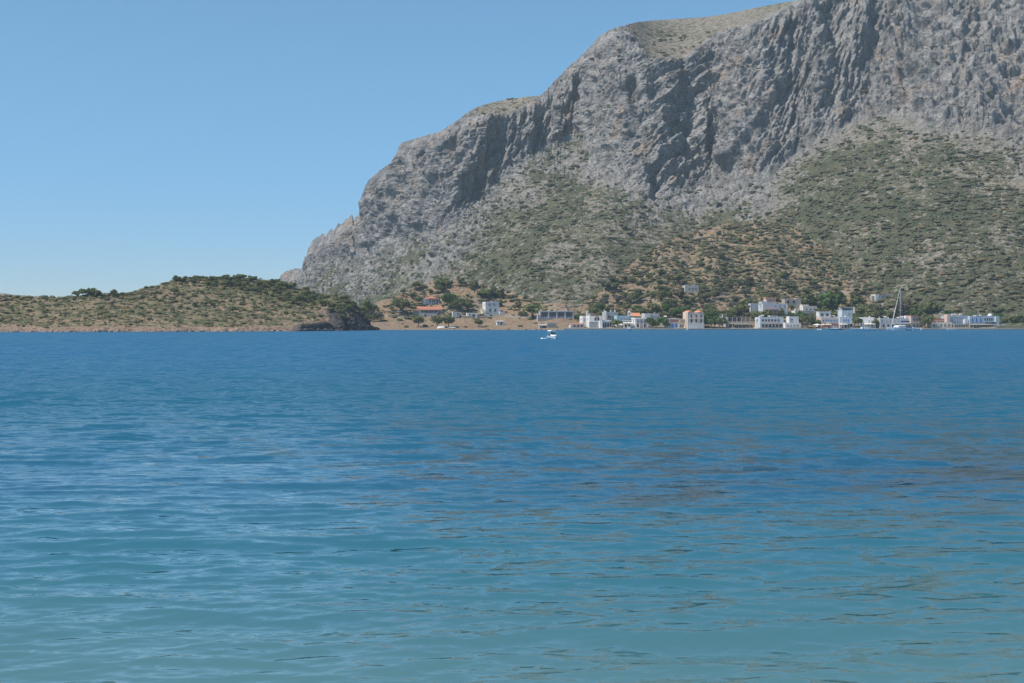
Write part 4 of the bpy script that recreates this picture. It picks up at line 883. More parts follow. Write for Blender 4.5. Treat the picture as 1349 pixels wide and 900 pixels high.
canopy(H, .22, .5, .40, 3.0, 'canvas', .4, 2); tank(H, .8, 4); chimney(H, .9, 3, .4, 1.1)
H = house('house', 'pale blue-grey house with three tall shutters and a smaller block on its roof', 1105.8, 1124.5, 417.6, 432.4, 8, 'pale_blue', D=853, rows=[(.66, 3, .85, 1.7, .22, .72, 'blue_paint'), (.2, 3, 1.4, 1.8, .3, .95, 'void')],
    parts=[('upper_block', .24, 1.02, 1.5, 8, .985, 1.58, 'pale_blue'), ('balcony_slab', .1, 1.02, -1.6, -.004, .40, .44, 'white'), ('roof_wall', .3, .5, 6.5, 7, 1.58, 1.75, 'white')])
sub(H, 'upper_window', lambda b: bx(b, H.w * .2, H.w * .32, 1.43, 1.496, H.h * 1.15, H.h * 1.4), 'metal_grey'); dome(H, .5, 1.5, .6, 'white', 'satellite_dish')
canopy(H, -.1, .42, .40, 4.0, 'canvas', .4, 3); chimney(H, .05, 3, .5, 1.4)
H = house('house', 'long low white-topped house behind the pale blue-grey house', 1107.5, 1126, 404.6, 411, 6, 'grey', rows=[(.5, 3, 1, 1, .1, .7, 'void')], parts=[('end_wall', .93, 1.02, -1.2, 5, -.5, 1.0, 'white'), ('roof_edge', -.01, 1.02, -.3, -.004, .86, 1.0, 'white')])
H = house('house', 'bright white block house with a grey-shaded wing behind the long pale boat', 1135.2, 1151.4, 418, 432.4, 8, 'white', D=853, rz=-14, rows=[(.62, 2, .8, 1.2, .5, .95, 'metal_grey'), (.25, 2, 1.2, 1.6, .45, .95, 'void')], side=[],
    parts=[('wing', .45, 1.1, 1.0, 8, .0, .97, 'grey')])
canopy(H, .15, 1.05, .42, 3.2, 'canvas', .35, 3); dome(H, .7, 3, .5, 'white', 'satellite_dish')
H = house('hotel', 'long grey two-storey hotel with seven upper windows behind the catamaran', 1158, 1199, 419.4, 432.4, 9, 'grey', D=853, rows=[(.72, 7, 1.1, 1.3, .02, .98, 'metal_grey'), (.25, 6, 1.3, 1.6, .05, .98, 'void')], cat='hotel', side=[(.7, 4, 1, 1.3)],
    parts=[('corner_pilaster', -.012, .02, -.25, -.002, -.02, 1.04, 'white'), ('balcony_slab', .45, 1.0, -1.4, -.004, .42, .46, 'white'), ('roof_canopy', .70, .84, 2, 5, 1.06, 1.12, 'canvas'), ('roof_hut', .94, 1.0, 2, 5, .97, 1.26, 'white')])
tank(H, .28, 4); tank(H, .88, 5); chimney(H, .06, 3, .4, 1.0); dome(H, .33, 2, .45, 'white', 'satellite_dish')
# hill house
H = house('house', 'white hill house with a blue door and reddish roof edge, alone among trees', 1152.5, 1174.5, 388, 395.5, 7, 'white', rows=[(.5, 2, 1.0, 1.2, .12, .6, 'metal_grey'), (.5, 1, 1.1, 1.1, .82, .98, 'metal_grey')], doors=[(.74, 1.5, 2.2, 'blue_paint')],
    parts=[('roof_edge', .2, .62, -.4, -.004, .92, 1.08, 'red_tile'), ('blue_trim', .66, 1.0, -.12, -.003, .90, .99, 'blue'), ('terrace_wall', -.1, .9, -2.4, -2.1, -.5, .1, 'white'), ('side_block', -.16, -.004, 1, 5, -.3, .8, 'stone')])
# --- east end
H = house('house', 'pink house with a brown tiled roof edge beside stone terraces', 1199.8, 1210.5, 416.2, 424.5, 7, 'pink', D=872, rows=[(.4, 2, .9, 1.1, .2, .95, 'void')], parts=[('roof_edge', -.03, 1.03, -.4, 7.2, 1.003, 1.1, 'red_tile')])
H = house('boathouse', 'low stone boathouse under the pink house', 1199.5, 1217, 425.6, 432.4, 6, 'stone', D=854, rows=[(.45, 3, 1.1, 1.3, .1, .95, 'void')], parts=[('roof_slab', -.02, 1.02, -.5, 6.2, 1.003, 1.06, 'concrete')])
H = house('house', 'cream quayside house with brown shutters below a red-roofed upper storey', 1226.2, 1255, 424.6, 432.4, 7, 'cream', D=853, rows=[(.45, 2, 1.0, 1.6, .05, .3, 'void'), (.45, 3, 1.1, 1.8, .38, .95, 'wood')], parts=[('upper_house', .18, .74, 3, 7, 1.0, 1.62, 'red_tile'), ('upper_trim', .17, .75, 2.9, 2.995, 1.24, 1.34, 'pink'), ('pilaster', .24, .28, -.3, -.004, -.02, 1.15, 'white')])
H = house('house', 'pale blue flat-roofed row house with white roof tanks, west one of the blue pair', 1246.6, 1275.8, 416.2, 426, 8, 'blue', D=866, rows=[(.42, 6, 1.0, 1.3, .18, .97, 'metal_grey')], side=[(.5, 3, 1, 1.2)],
    parts=[('stair_tower', -.01, .13, -.5, 4, -.05, 1.18, 'pink'), ('roof_line', .14, 1.0, -.2, -.004, .93, .99, 'white'), ('stair', .78, .96, -2, -.004, -.05, .55, 'white')])
tank(H, .42, 4); tank(H, .52, 4); tank(H, .80, 4)
H = house('house', 'long light blue house with tall dark doors and a white dome on its roof', 1276.2, 1316.4, 416.4, 426, 8, 'blue', D=866, rows=[(.45, 3, 1.1, 2.3, .02, .45, 'blue_paint'), (.52, 4, 1.1, 1.8, .5, .82, 'glass'), (.6, 1, 1.6, .8, .88, .99, 'metal_grey')],
    parts=[('white_parapet', .2, .42, -.1, 3, 1.003, 1.1, 'white'), ('chimney', .42, .46, 2, 3, .97, 1.22, 'white'), ('balcony_slab', .5, .9, -1.3, -.004, .16, .22, 'teal'), ('corner_wing', .88, 1.01, -1.2, -.004, -.05, .95, 'pale_blue')])
dome(H, .79, 2.5, 1.45)
H = house('restaurant', 'open quayside restaurant under a long tan reed roof in front of the light blue house', 1276.4, 1306, 427.6, 432.4, 4, 'stone', D=856, rows=[(.5, 8, 1.0, 1.3, .02, .98, 'void')], cat='restaurant')
canopy(H, -.01, 1.0, 1.15, 4.6, 'reed', .3, 8, 'reed_roof')
H = house('storehouse', 'grey quayside storehouse with a line of small openings under the west blue house', 1255.4, 1276, 426.4, 432.4, 6, 'stone', D=855, rows=[(.5, 6, .9, 1.3, .05, .97, 'void')], cat='building')
H = house('kiosk', 'small white-posted kiosk at the east end of the quay restaurants', 1307, 1322, 427.2, 432.4, 4, 'grey', D=855, rows=[(.5, 3, 1.2, 1.0, .1, .9, 'metal_grey')], cat='kiosk', parts=[('white_post', .45, .5, -.8, -.5, -.1, 1.05, 'white'), ('white_post', .93, .98, -.8, -.5, -.1, 1.1, 'white')])
H = house('storehouse', 'long low reddish shed at the far right end of the quay', 1326, 1352, 428.2, 432.4, 5, 'wood', 'shed', 'metal_grey', D=855, rh=.4, rows=[(.5, 5, 1.6, .9, .05, .95, 'red_paint')], cat='building')
H = house('ruin', 'pale grey ruined house with broken walls among trees high on the hill', 902, 921, 376, 384, 6, 'concrete', rows=[(.45, 3, .8, 1.0, .2, .9, 'void')], cat='ruin', parts=[('broken_wall', .0, .25, .0, .5, 1.0, 1.12, 'concrete'), ('broken_wall', .5, .7, .0, .5, 1.0, 1.18, 'concrete')])

# ------------------------------------------------------------------ field and terrace walls
def ground_wall(label, pts, h, mat, thick=0.5, name='terrace_wall'):
    bm = BM(); rs = random.Random(len(label)); ring = None
    P = []
    for (a, b) in zip(pts, pts[1:]):
        n = max(2, int(math.hypot(b[0] - a[0], b[1] - a[1]) / 2.2))
        for i in range(n): P.append(at(vl, a[0] + (b[0] - a[0]) * i / n, a[1] + (b[1] - a[1]) * i / n))
    P.append(at(vl, *pts[-1]))
    for p in P:
        hh = h * rs.uniform(.8, 1.1)
        r = [bm.verts.new(p + Vector(q)) for q in ((0, 0, -1.2), (0, 0, hh), (0, thick, hh), (0, thick, -1.2))]
        if ring:
            for i in range(4): bm.faces.new((ring[i], r[i], r[(i+1)%4], ring[(i+1)%4]))
        else: bm.faces.new(r)
        ring = r
    bm.faces.new(ring[::-1]); tag(obj(name, bm, M[mat]), label, 'wall')
ground_wall('dark stone wall along the top edge of the bare orange field', [(1072, 389), (1090, 385.5), (1105, 385), (1118, 389)], .9, 'stone')
ground_wall('pale stone terrace wall on the hill below the grey ruin to its right', [(932, 391.5), (945, 390.5), (958, 390)], 1.6, 'tan_stone')
ground_wall('second, lower stone terrace wall on the hill right of the grey ruin', [(938, 395.5), (950, 395), (966, 394)], 1.2, 'stone')
ground_wall('long dark terrace wall above the yellow field behind the orange roof', [(828, 397), (845, 396.5), (862, 396)], 1.2, 'stone')
ground_wall('low dark field wall running right from the white two-storey house', [(662, 417.5), (690, 418.8), (706, 419.6)], .8, 'stone')
ground_wall('stone wall along the track left of the white two-storey house', [(588, 420), (610, 419.6), (640, 418.6)], .9, 'stone')
ground_wall('pale wall along the yellow field above the terrace building', [(716, 405.5), (740, 405), (768, 404.5)], .6, 'tan_stone')
ground_wall('stepped pale wall at the right edge beyond the dark trees', [(1338, 412), (1352, 411.5)], 1.3, 'tan_stone')
ground_wall('second stepped pale wall at the right edge under the first', [(1340, 417.5), (1354, 417.5)], 1.2, 'stone')
ground_wall('reddish earth wall at the foot of the western knoll by the parked car', [(488, 415), (510, 416.5), (545, 417)], .8, 'tan_stone')

# ------------------------------------------------------------------ quay
bm = BM()
qx = [742, 776, 905.2]
def quay(name, label, x0, x1, front, top, mat='concrete'):
    D1 = front; xa, xb = (x0 - CXP) / F * D1, (x1 - CXP) / F * D1
    root = empty(name, ((xa + xb) / 2, D1, 0)); tag(root, label, 'quay')
    w2 = (xb - xa) / 2
    bm = BM(); bx(bm, -w2, w2, 0, 22, -2.5, top - .12); obj('wall', bm, M['stone'], root)
    bm = BM(); bx(bm, -w2 - .05, w2 + .05, -.15, 22, top - .118, top); obj('coping', bm, M[mat], root)
    return root
M['quay_white'] = plain('whitewashed_quay', (0.60, 0.57, 0.52), 0.85, 0.1, 0.4, dirt=(0.38, 0.35, 0.32))
quay('quay', 'whitewashed stone quay in front of the white arcade and bell tower, western stretch', 742, 903.5, 832.5, 1.0, 'quay_white')
quay('quay', 'low grey landing quay from the three-storey house to the column monument', 906.5, 1010, 836, .85, 'concrete')
quay('quay', 'long concrete harbour quay behind the moored boats and the catamaran', 1010.4, 1214, 839, .9, 'concrete')
quay('quay', 'pale quay below the blue houses at the east end of the village', 1214.4, 1420, 834, .95, 'quay_white')
# ------------------------------------------------------------------ boats
def hull_bm(L, B, H, draft=0.4, rake=0.12, flare=0.8, tr=0.75, y0=0.0, n=14):
    """a hull along x, bow towards -x; sections run from gunwale to gunwale"""
    bm = BM(); rings = []
    for i in range(n + 1):
        t = i / n
        half = B / 2 * (min(1.0, math.sin(min(t / 0.62, 1) * math.pi / 2) ** 0.8) if t < .62 else 1 - (1 - tr) * ((t - .62) / .38) ** 1.6)
        half = max(half, 0.03)
        sheer = H * (1 + 0.35 * (1 - t) ** 2)
        x = -L / 2 + L * t; xb = x + rake * L * (1 - t) ** 3
        sec = [(x, -half, sheer), (x + (xb - x) * .5, -half * flare, sheer * .25), (xb, -half * .45, -draft), (xb, half * .45, -draft), (x + (xb - x) * .5, half * flare, sheer * .25), (x, half, sheer)]
        rings.append([bm.verts.new((a, b + y0, c)) for a, b, c in sec])
    for a, b in zip(rings, rings[1:]):
        for k in range(5): bm.faces.new((a[k], b[k], b[k+1], a[k+1]))
    bm.faces.new(rings[0]); bm.faces.new(rings[-1][::-1])
    return bm, rings
def deck_bm(rings, drop=0.12, inset=0.0):
    bm = BM(); L_ = []
    for r in rings:
        a, b = r[0], r[5]; L_.append((bm.verts.new((a[0], a[1] * .97, a[2] - drop)), bm.verts.new((b[0], b[1] * .97, b[2] - drop))))
    for p, q in zip(L_, L_[1:]): bm.faces.new((p[0], q[0], q[1], p[1]))
    return bm
def gunwale(bm, rings, r=0.05):
    tube(bm, [a[0] for a in rings] , r, 5); tube(bm, [a[5] for a in rings], r, 5)
def boat(name, label, cat, px, py, L, B, H, hull, rz, trim='boat_white', D=None, group=None):
    D = D or CAMH * F / (py - HZ)
    root = empty(name, ((px - CXP) / F * D, D, 0.0), RAD(rz)); tag(root, label, cat, group)
    bm, rings = hull_bm(L, B, H); co = [[v.co.copy() for v in r] for r in rings]
    obj('hull', bm, M[hull], root, smooth=False)
    obj('deck', deck_bm(co), M['boat_white'] if hull != 'boat_white' else M['concrete'], root)
    bm = BM(); gunwale(bm, co); obj('gunwale', bm, M[trim], root)
    return root
def add(root, nm, f, mat, smooth=False):
    bm = BM(); f(bm); return obj(nm, bm, M[mat], root, smooth=smooth)
def outboard(root, x, z, mat='dark'):
    add(root, 'outboard_motor', lambda b: (bx(b, x, x + .3, -.16, .16, z - .1, z + .45), bx(b, x + .08, x + .2, -.06, .06, z - .9, z - .103)), mat)

# the motorboat out on the strait
mb = boat('motorboat', 'small white motorboat under a canopy crossing the open water with two people aboard', 'motorboat', 728.2, 446.3, 5.6, 2.4, .62, 'boat_white', 108, 'boat_white')
add(mb, 'boot_stripe', lambda b: [tube(b, [(-2.3, -.45, .26), (-1.2, -.93, .24), (.6, -1.07, .20), (2.75, -.86, .20)], .09, 5), tube(b, [(-2.3, .45, .26), (-1.2, .93, .24), (.6, 1.07, .20), (2.75, .86, .20)], .09, 5)], 'boat_blue')
for x_, y_ in ((-.4, -.85), (-.4, .85), (1.7, -.8), (1.7, .8)): add(mb, 'canopy_post', lambda b: tube(b, [(x_, y_, .5), (x_, y_ * .95, 2.3)], .035, 6), 'alu')
add(mb, 'canopy', lambda b: [b.faces.new([b.verts.new(p) for p in q]) for q in (
    ((-.7, -1, 2.28), (2.0, -1, 2.28), (2.0, -.4, 2.48), (-.7, -.4, 2.48)), ((-.7, -.4, 2.48), (2.0, -.4, 2.48), (2.0, .4, 2.48), (-.7, .4, 2.48)), ((-.7, .4, 2.48), (2.0, .4, 2.48), (2.0, 1, 2.28), (-.7, 1, 2.28)),
    ((-.7, -1, 2.16), (-.7, 1, 2.16), (2.0, 1, 2.16), (2.0, -1, 2.16)), ((-.7, -1, 2.16), (2.0, -1, 2.16), (2.0, -1, 2.28), (-.7, -1, 2.28)), ((-.7, 1, 2.28), (2.0, 1, 2.28), (2.0, 1, 2.16), (-.7, 1, 2.16)),
    ((-.7, -1, 2.28), (-.7, -.4, 2.48), (-.7, .4, 2.48), (-.7, 1, 2.28), (-.7, 1, 2.16), (-.7, -1, 2.16)), ((2, -1, 2.16), (2, 1, 2.16), (2, 1, 2.28), (2, .4, 2.48), (2, -.4, 2.48), (2, -1, 2.28)))], 'canvas')
add(mb, 'console', lambda b: bx(b, -.5, .05, -.55, .55, .45, 1.25), 'boat_white')
add(mb, 'windscreen', lambda b: bx(b, -.55, -.5, -.6, .6, 1.25, 1.75), 'glass')
add(mb, 'fore_cuddy', lambda b: [b.faces.new([b.verts.new(p) for p in q]) for q in (((-2.2, -.45, .75), (-.6, -.95, .7), (-.6, -.8, 1.15), (-1.9, -.3, 1.0)), ((-2.2, .45, .75), (-1.9, .3, 1.0), (-.6, .8, 1.15), (-.6, .95, .7)), ((-1.9, -.3, 1.0), (-.6, -.8, 1.15), (-.6, .8, 1.15), (-1.9, .3, 1.0)), ((-2.2, -.45, .75), (-1.9, -.3, 1.0), (-1.9, .3, 1.0), (-2.2, .45, .75)))], 'boat_white')
add(mb, 'stern_bench', lambda b: bx(b, 1.9, 2.5, -.85, .85, .3, .85), 'boat_white')
add(mb, 'fender', lambda b: tube(b, [(1.5, -1.22, .15), (1.5, -1.22, .7)], .13, 8), 'boat_blue')
outboard(mb, 2.78, .62)

def person(name, label, loc, rz, pose, shirt, trousers, hair='hair', parent_scale=1.0):
    """one continuous skinned body; clothes and hair are its children"""
    J = {'pelvis': (0, 0, .95), 'chest': (0, 0, 1.30), 'neck': (0, 0, 1.50), 'head': (0, .015, 1.62), 'crown': (0, .01, 1.74)}
    for s, k in ((-1, 'l'), (1, 'r')):
        J['hip' + k] = (s * .10, 0, .92); J['knee' + k] = (s * .11, .02, .50); J['ank' + k] = (s * .12, -.02, .09); J['toe' + k] = (s * .13, .15, .04)
        J['sh' + k] = (s * .19, 0, 1.43); J['elb' + k] = (s * .26, -.02, 1.15); J['wri' + k] = (s * .26, .10, .92); J['hand' + k] = (s * .25, .16, .85)
    J.update(pose)
    R = {'pelvis': .145, 'chest': .155, 'neck': .062, 'head': .10, 'crown': .075, 'hip': .095, 'knee': .062, 'ank': .042, 'toe': .035, 'sh': .072, 'elb': .046, 'wri': .032, 'hand': .038}
    E = [('pelvis', 'chest'), ('chest', 'neck'), ('neck', 'head'), ('head', 'crown')]
    for k in 'lr': E += [('pelvis', 'hip' + k), ('hip' + k, 'knee' + k), ('knee' + k, 'ank' + k), ('ank' + k, 'toe' + k), ('chest', 'sh' + k), ('sh' + k, 'elb' + k), ('elb' + k, 'wri' + k), ('wri' + k, 'hand' + k)]
    root = empty(name, loc, rz); tag(root, label, 'person')
    def skin(nm, names, edges, grow, mat, rt):
        bm = BM(); lay = bm.verts.layers.skin.verify(); V = {}
        for n_ in names:
            V[n_] = bm.verts.new(J[n_]); r = R[n_.rstrip('lr') if n_ not in ('pelvis',) and n_[-1] in 'lr' and n_[:-1] in R else n_] + grow
            V[n_][lay].radius = (r, r); V[n_][lay].use_root = (n_ == rt)
        for a, b in edges: bm.edges.new((V[a], V[b]))
        o = obj(nm, bm, M[mat], root, recalc=False)
        o.modifiers.new('skin', 'SKIN').use_smooth_shade = True; md = o.modifiers.new('sub', 'SUBSURF'); md.levels = 1; md.render_levels = 1
        return o
    skin('body', list(J), E, 0, 'skin', 'pelvis')
    skin('shirt', ['pelvis', 'chest', 'shl', 'shr', 'elbl', 'elbr'], [('pelvis', 'chest'), ('chest', 'shl'), ('chest', 'shr'), ('shl', 'elbl'), ('shr', 'elbr')], .022, shirt, 'chest')
    skin('trousers', ['pelvis', 'hipl', 'hipr', 'kneel', 'kneer'], [('pelvis', 'hipl'), ('pelvis', 'hipr'), ('hipl', 'kneel'), ('hipr', 'kneer')], .026, trousers, 'pelvis')
    add(root, 'hair', lambda b: bmesh.ops.create_uvsphere(b, u_segments=10, v_segments=6, radius=.118, matrix=Matrix.Translation(Vector(J['head']) + Vector((0, -.03, .07)))), hair, True)
    return root
mrot = mb.matrix_basis.to_3x3() if False else Matrix.Rotation(RAD(108), 3, 'Z')
def on_boat(p): return Vector(mb.location) + mrot @ Vector(p)
steer = {'wrir': (.2, .30, 1.05), 'handr': (.16, .38, 1.06), 'elbr': (.27, .08, 1.15)}
person('person', 'person in dark clothing standing at the helm of the small motorboat', on_boat((.45, .1, .42)), RAD(108 + 90), steer, 'cloth_black', 'cloth_black')
sit = {'pelvis': (0, 0, .50), 'chest': (0, -.02, .86), 'neck': (0, 0, 1.06), 'head': (0, .015, 1.18), 'crown': (0, .01, 1.30)}
for s, k in ((-1, 'l'), (1, 'r')):
    sit['hip' + k] = (s * .10, .02, .49); sit['knee' + k] = (s * .13, .42, .52); sit['ank' + k] = (s * .13, .46, .10); sit['toe' + k] = (s * .14, .62, .04)
    sit['sh' + k] = (s * .19, -.01, .99); sit['elb' + k] = (s * .25, .05, .74); sit['wri' + k] = (s * .18, .26, .62); sit['hand' + k] = (s * .15, .33, .60)
person('person', 'person in a faded red top seated at the stern of the small motorboat', on_boat((2.0, -.35, .40)), RAD(108 + 90), sit, 'cloth_red', 'cloth_white')
# foam at the stern
rs_ = np.random.RandomState(4)
def foam(b):
    for i in range(7):
        a = rs_.rand(); p = Vector(mb.location) + mrot @ Vector((2.6 + 4.2 * a, (rs_.rand() - .5) * (1.2 + 1.4 * a), 0)); r = .28 * (1 - .5 * a) * (.5 + rs_.rand())
        bmesh.ops.create_icosphere(b, subdivisions=1, radius=1, matrix=Matrix.Translation((p.x, p.y, .03)) @ Matrix.Diagonal((r * 1.7, r, r * .55, 1)))
    p = Vector(mb.location) + Vector((-3.2, -.6, .05))
    for i in range(4): bmesh.ops.create_icosphere(b, subdivisions=1, radius=1, matrix=Matrix.Translation(p + Vector((rs_.normal() * .4, rs_.normal() * .3, 0))) @ Matrix.Diagonal((.35, .25, .2, 1)))
bm = BM(); foam(bm); M['foam'] = plain('foam', (.8, .82, .82), .9, .03); tag(obj('wake_foam', bm, M['foam']), kind='stuff')

# catamaran moored before the grey hotel: bow to the left
Dc = 800.0
cat = empty('catamaran', ((1185 - CXP) / F * Dc, Dc, 0), RAD(14)); tag(cat, 'white sailing catamaran with a very tall mast moored in front of the long grey hotel', 'sailboat')
for y0 in (-2.6, 2.6):
    bm, rings = hull_bm(14.2, 1.7, 1.45, .5, .06, .85, .8, y0); obj('hull', bm, M['boat_white'], cat)
add(cat, 'bridge_deck', lambda b: bx(b, -3.2, 6.4, -1.9, 1.9, .75, 1.45), 'boat_white')
def saloon(b):
    v = [b.verts.new(p) for p in ((-3.0, -2.6, 1.47), (2.6, -2.6, 1.47), (2.6, 2.6, 1.47), (-3.0, 2.6, 1.47), (-1.6, -2.2, 2.75), (2.6, -2.3, 2.85), (2.6, 2.3, 2.85), (-1.6, 2.2, 2.75))]
    for f in ((0,1,2,3),(4,5,6,7),(0,1,5,4),(1,2,6,5),(2,3,7,6),(3,0,4,7)): b.faces.new([v[i] for i in f])
sal = add(cat, 'saloon', saloon, 'boat_white')
for x_ in (-1.4, -.1, 1.2): add(cat, 'window', lambda b: bx(b, x_, x_ + 1.05, -2.56, -2.2, 1.75, 2.3), 'glass')
for x_ in (-4.6, -2.6, -.8, 1.2): add(cat, 'porthole', lambda b: bx(b, x_, x_ + 1.1, -3.47, -3.2, .75, 1.0), 'glass')
add(cat, 'bimini', lambda b: bx(b, 2.9, 6.2, -2.4, 2.4, 3.3, 3.48), 'dark_blue')
for x_, y_ in ((3.1, -2.3), (3.1, 2.3), (6.0, -2.3), (6.0, 2.3)): add(cat, 'bimini_post', lambda b: tube(b, [(x_, y_, 1.4), (x_, y_, 3.3)], .05, 6), 'alu')
add(cat, 'cockpit_side', lambda b: (bx(b, 2.62, 6.6, -2.5, -2.3, 1.47, 2.1), bx(b, 2.62, 6.6, 2.3, 2.5, 1.47, 2.1)), 'dark_blue')
add(cat, 'mast', lambda b: tube(b, [(.4, 0, 2.7), (.45, 0, 12), (.6, 0, 25.4)], [.14, .13, .09], 8), 'alu')
add(cat, 'spreader', lambda b: (tube(b, [(.45, -1.2, 11.2), (.45, 0, 11), (.45, 1.2, 11.2)], .05, 5), tube(b, [(.5, -.9, 18.2), (.5, 0, 18), (.5, .9, 18.2)], .05, 5)), 'alu')
bo = add(cat, 'boom', lambda b: tube(b, [(.62, 0, 4.5), (6.6, 0, 4.7)], .14, 8), 'alu')
add(cat, 'sail_cover', lambda b: tube(b, [(.75, 0, 4.95), (3.5, 0, 5.0), (6.3, 0, 4.98)], [.42, .36, .22], 8), 'dark_blue')
add(cat, 'furled_sail', lambda b: tube(b, [(-5.2, 0, 1.7), (-3.2, 0, 9.5), (.35, 0, 23.8)], [.10, .19, .05], 8), 'canvas')
def rig(b):
    for y_ in (-3.2, 3.2): tube(b, [(1.4, y_, 1.4), (.45, y_ * .36, 11.2), (.6, 0, 24.4)], .022, 4, False)
    tube(b, [(7.0, 0, 1.3), (.62, 0, 25.3)], .02, 4, False)
add(cat, 'rigging', rig, 'alu')
add(cat, 'trampoline_beam', lambda b: tube(b, [(-5.4, -2.6, 1.4), (-5.4, 2.6, 1.4)], .12, 8), 'alu')
add(cat, 'rail', lambda b: [tube(b, [(-6.6, y_, 2.4), (-2, y_, 2.1), (6.6, y_, 2.1)], .025, 4, False) for y_ in (-3.3, 3.3)] + [tube(b, [(x_, y_, 1.4), (x_, y_, 2.15)], .025, 4) for y_ in (-3.3, 3.3) for x_ in (-6, -4, -2, 0, 2, 4, 6.5)], 'alu')
dg = boat('dinghy', 'small dark blue dinghy floating just behind the stern of the catamaran', 'dinghy', 1196.5, 435.3, 3.2, 1.5, .4, 'dark_blue', 10, 'dark')
outboard(dg, 1.55, .5)

fb = boat('tour_boat', 'long pale white-blue boat moored in front of the bright white block house', 'boat', 1136, 435.7, 14.4, 3.6, 1.0, 'boat_pale', 5)
add(fb, 'cabin', lambda b: bx(b, -.5, 4.6, -1.1, 1.1, .85, 1.85), 'boat_white')
for x_ in (-.2, 1.1, 2.4, 3.5): add(fb, 'window', lambda b: bx(b, x_, x_ + .8, -1.14, -1.05, 1.2, 1.6), 'glass')
add(fb, 'canopy', lambda b: bx(b, 3.2, 6.8, -1.4, 1.4, 2.4, 2.5), 'canvas')
for x_ in (3.4, 6.6):
    for y_ in (-1.3, 1.3): add(fb, 'canopy_post', lambda b: tube(b, [(x_, y_, .9), (x_, y_, 2.4)], .05, 6), 'alu')
add(fb, 'bow_rail', lambda b: tube(b, [(-6.8, -.2, 2.0), (-5, -1.3, 1.9), (-2.5, -1.6, 1.8)], .03, 5), 'alu')
add(fb, 'mast', lambda b: tube(b, [(-1.0, 0, .9), (-1.0, 0, 4.2)], .06, 6), 'alu')
tq = boat('fishing_boat', 'turquoise wooden fishing boat with a white wheelhouse, moored below the red-fronted taverna', 'fishing boat', 1096, 434.9, 8.2, 2.6, .85, 'boat_turq', 4)
add(tq, 'wheelhouse', lambda b: bx(b, .6, 2.4, -.8, .8, .7, 2.3), 'boat_white'); add(tq, 'window', lambda b: bx(b, .8, 2.2, -.84, -.78, 1.5, 2.0), 'glass')
add(tq, 'mast', lambda b: tube(b, [(-1.5, 0, .7), (-1.5, 0, 4.4)], .06, 6), 'wood'); add(tq, 'awning', lambda b: bx(b, -1.3, .5, -1.0, 1.0, 2.15, 2.22), 'boat_pale')
for y_ in (-.9, .9): add(tq, 'awning_post', lambda b: tube(b, [(-1.2, y_, .75), (-1.2, y_, 2.15)], .04, 5), 'alu')
db = boat('rowing_boat', 'small dark navy boat at the right end of the turquoise fishing boat', 'boat', 1107, 434.8, 3.6, 1.5, .55, 'dark_blue', 60, 'dark'); outboard(db, 1.7, .6)
s1 = boat('motorboat', 'white moored motorboat with a black hull patch left of the turquoise fishing boat', 'motorboat', 1073, 434.6, 5.0, 2.0, .7, 'boat_white', 75, 'dark')
add(s1, 'console', lambda b: bx(b, -.4, .4, -.4, .4, .6, 1.4), 'boat_white'); outboard(s1, 2.45, .8); add(s1, 'spray_hood', lambda b: tube(b, [(-.9, -.7, 1.0), (-.9, 0, 1.5), (-.9, .7, 1.0)], .25, 6), 'dark')
s2 = boat('motorboat', 'moored white motorboat with a blue cover nearest the turquoise fishing boat', 'motorboat', 1080, 434.7, 5.2, 2.1, .75, 'boat_white', 105, 'boat_blue')
add(s2, 'cover', lambda b: bx(b, -1.6, .8, -.8, .8, .72, 1.15), 'dark_blue'); outboard(s2, 2.5, .8); add(s2, 'windscreen', lambda b: bx(b, -1.8, -1.72, -.7, .7, .75, 1.4), 'glass')
s3 = boat('fishing_boat', 'pale blue fishing boat lying bow-on to the quay below the bell tower cafe', 'fishing boat', 828, 435.2, 5.6, 2.3, .85, 'boat_pale', 62)
add(s3, 'wheelhouse', lambda b: bx(b, .2, 1.6, -.7, .7, .7, 2.0), 'boat_white'); add(s3, 'window', lambda b: bx(b, .16, .2, -.5, .5, 1.4, 1.8), 'glass')
add(s3, 'mast', lambda b: tube(b, [(-.8, 0, .7), (-.8, 0, 3.6)], .05, 6), 'wood')
s4 = boat('dinghy', 'small pale grey dinghy beside the foot of the three-storey house', 'dinghy', 916.5, 434.6, 4.4, 1.6, .5, 'boat_white', 3)
add(s4, 'thwart', lambda b: (bx(b, -.6, -.3, -.7, .7, .34, .42), bx(b, .8, 1.1, -.68, .68, .34, .42)), 'wood')
s5 = boat('motorboat', 'pale blue motorboat with a small cabin just right of the catamaran', 'motorboat', 1205, 434.9, 6.0, 2.2, .8, 'boat_pale', 8)
add(s5, 'cabin', lambda b: bx(b, -1.2, 1.0, -.8, .8, .7, 1.7), 'boat_white'); add(s5, 'window', lambda b: bx(b, -1.0, .8, -.84, -.78, 1.15, 1.5), 'glass'); outboard(s5, 2.95, .9)
s6 = boat('rowing_boat', 'long low white boat against the pale quay under the brown-shuttered house', 'boat', 1253.5, 434.8, 6.2, 1.8, .5, 'boat_white', 2, D=829)
add(s6, 'thwart', lambda b: (bx(b, -1.2, -.9, -.8, .8, .34, .42), bx(b, 1.0, 1.3, -.78, .78, .34, .42)), 'wood')
s7 = boat('rowing_boat', 'small upturned pale boat lying on the beach under two round trees', 'boat', 580.5, 434.2, 4.6, 1.7, .6, 'boat_white', 5, D=846)
s7.rotation_euler = (math.pi, 0, RAD(5)); s7.location = at(vl, 580.5, 432.5) + Vector((0, 0, .75))

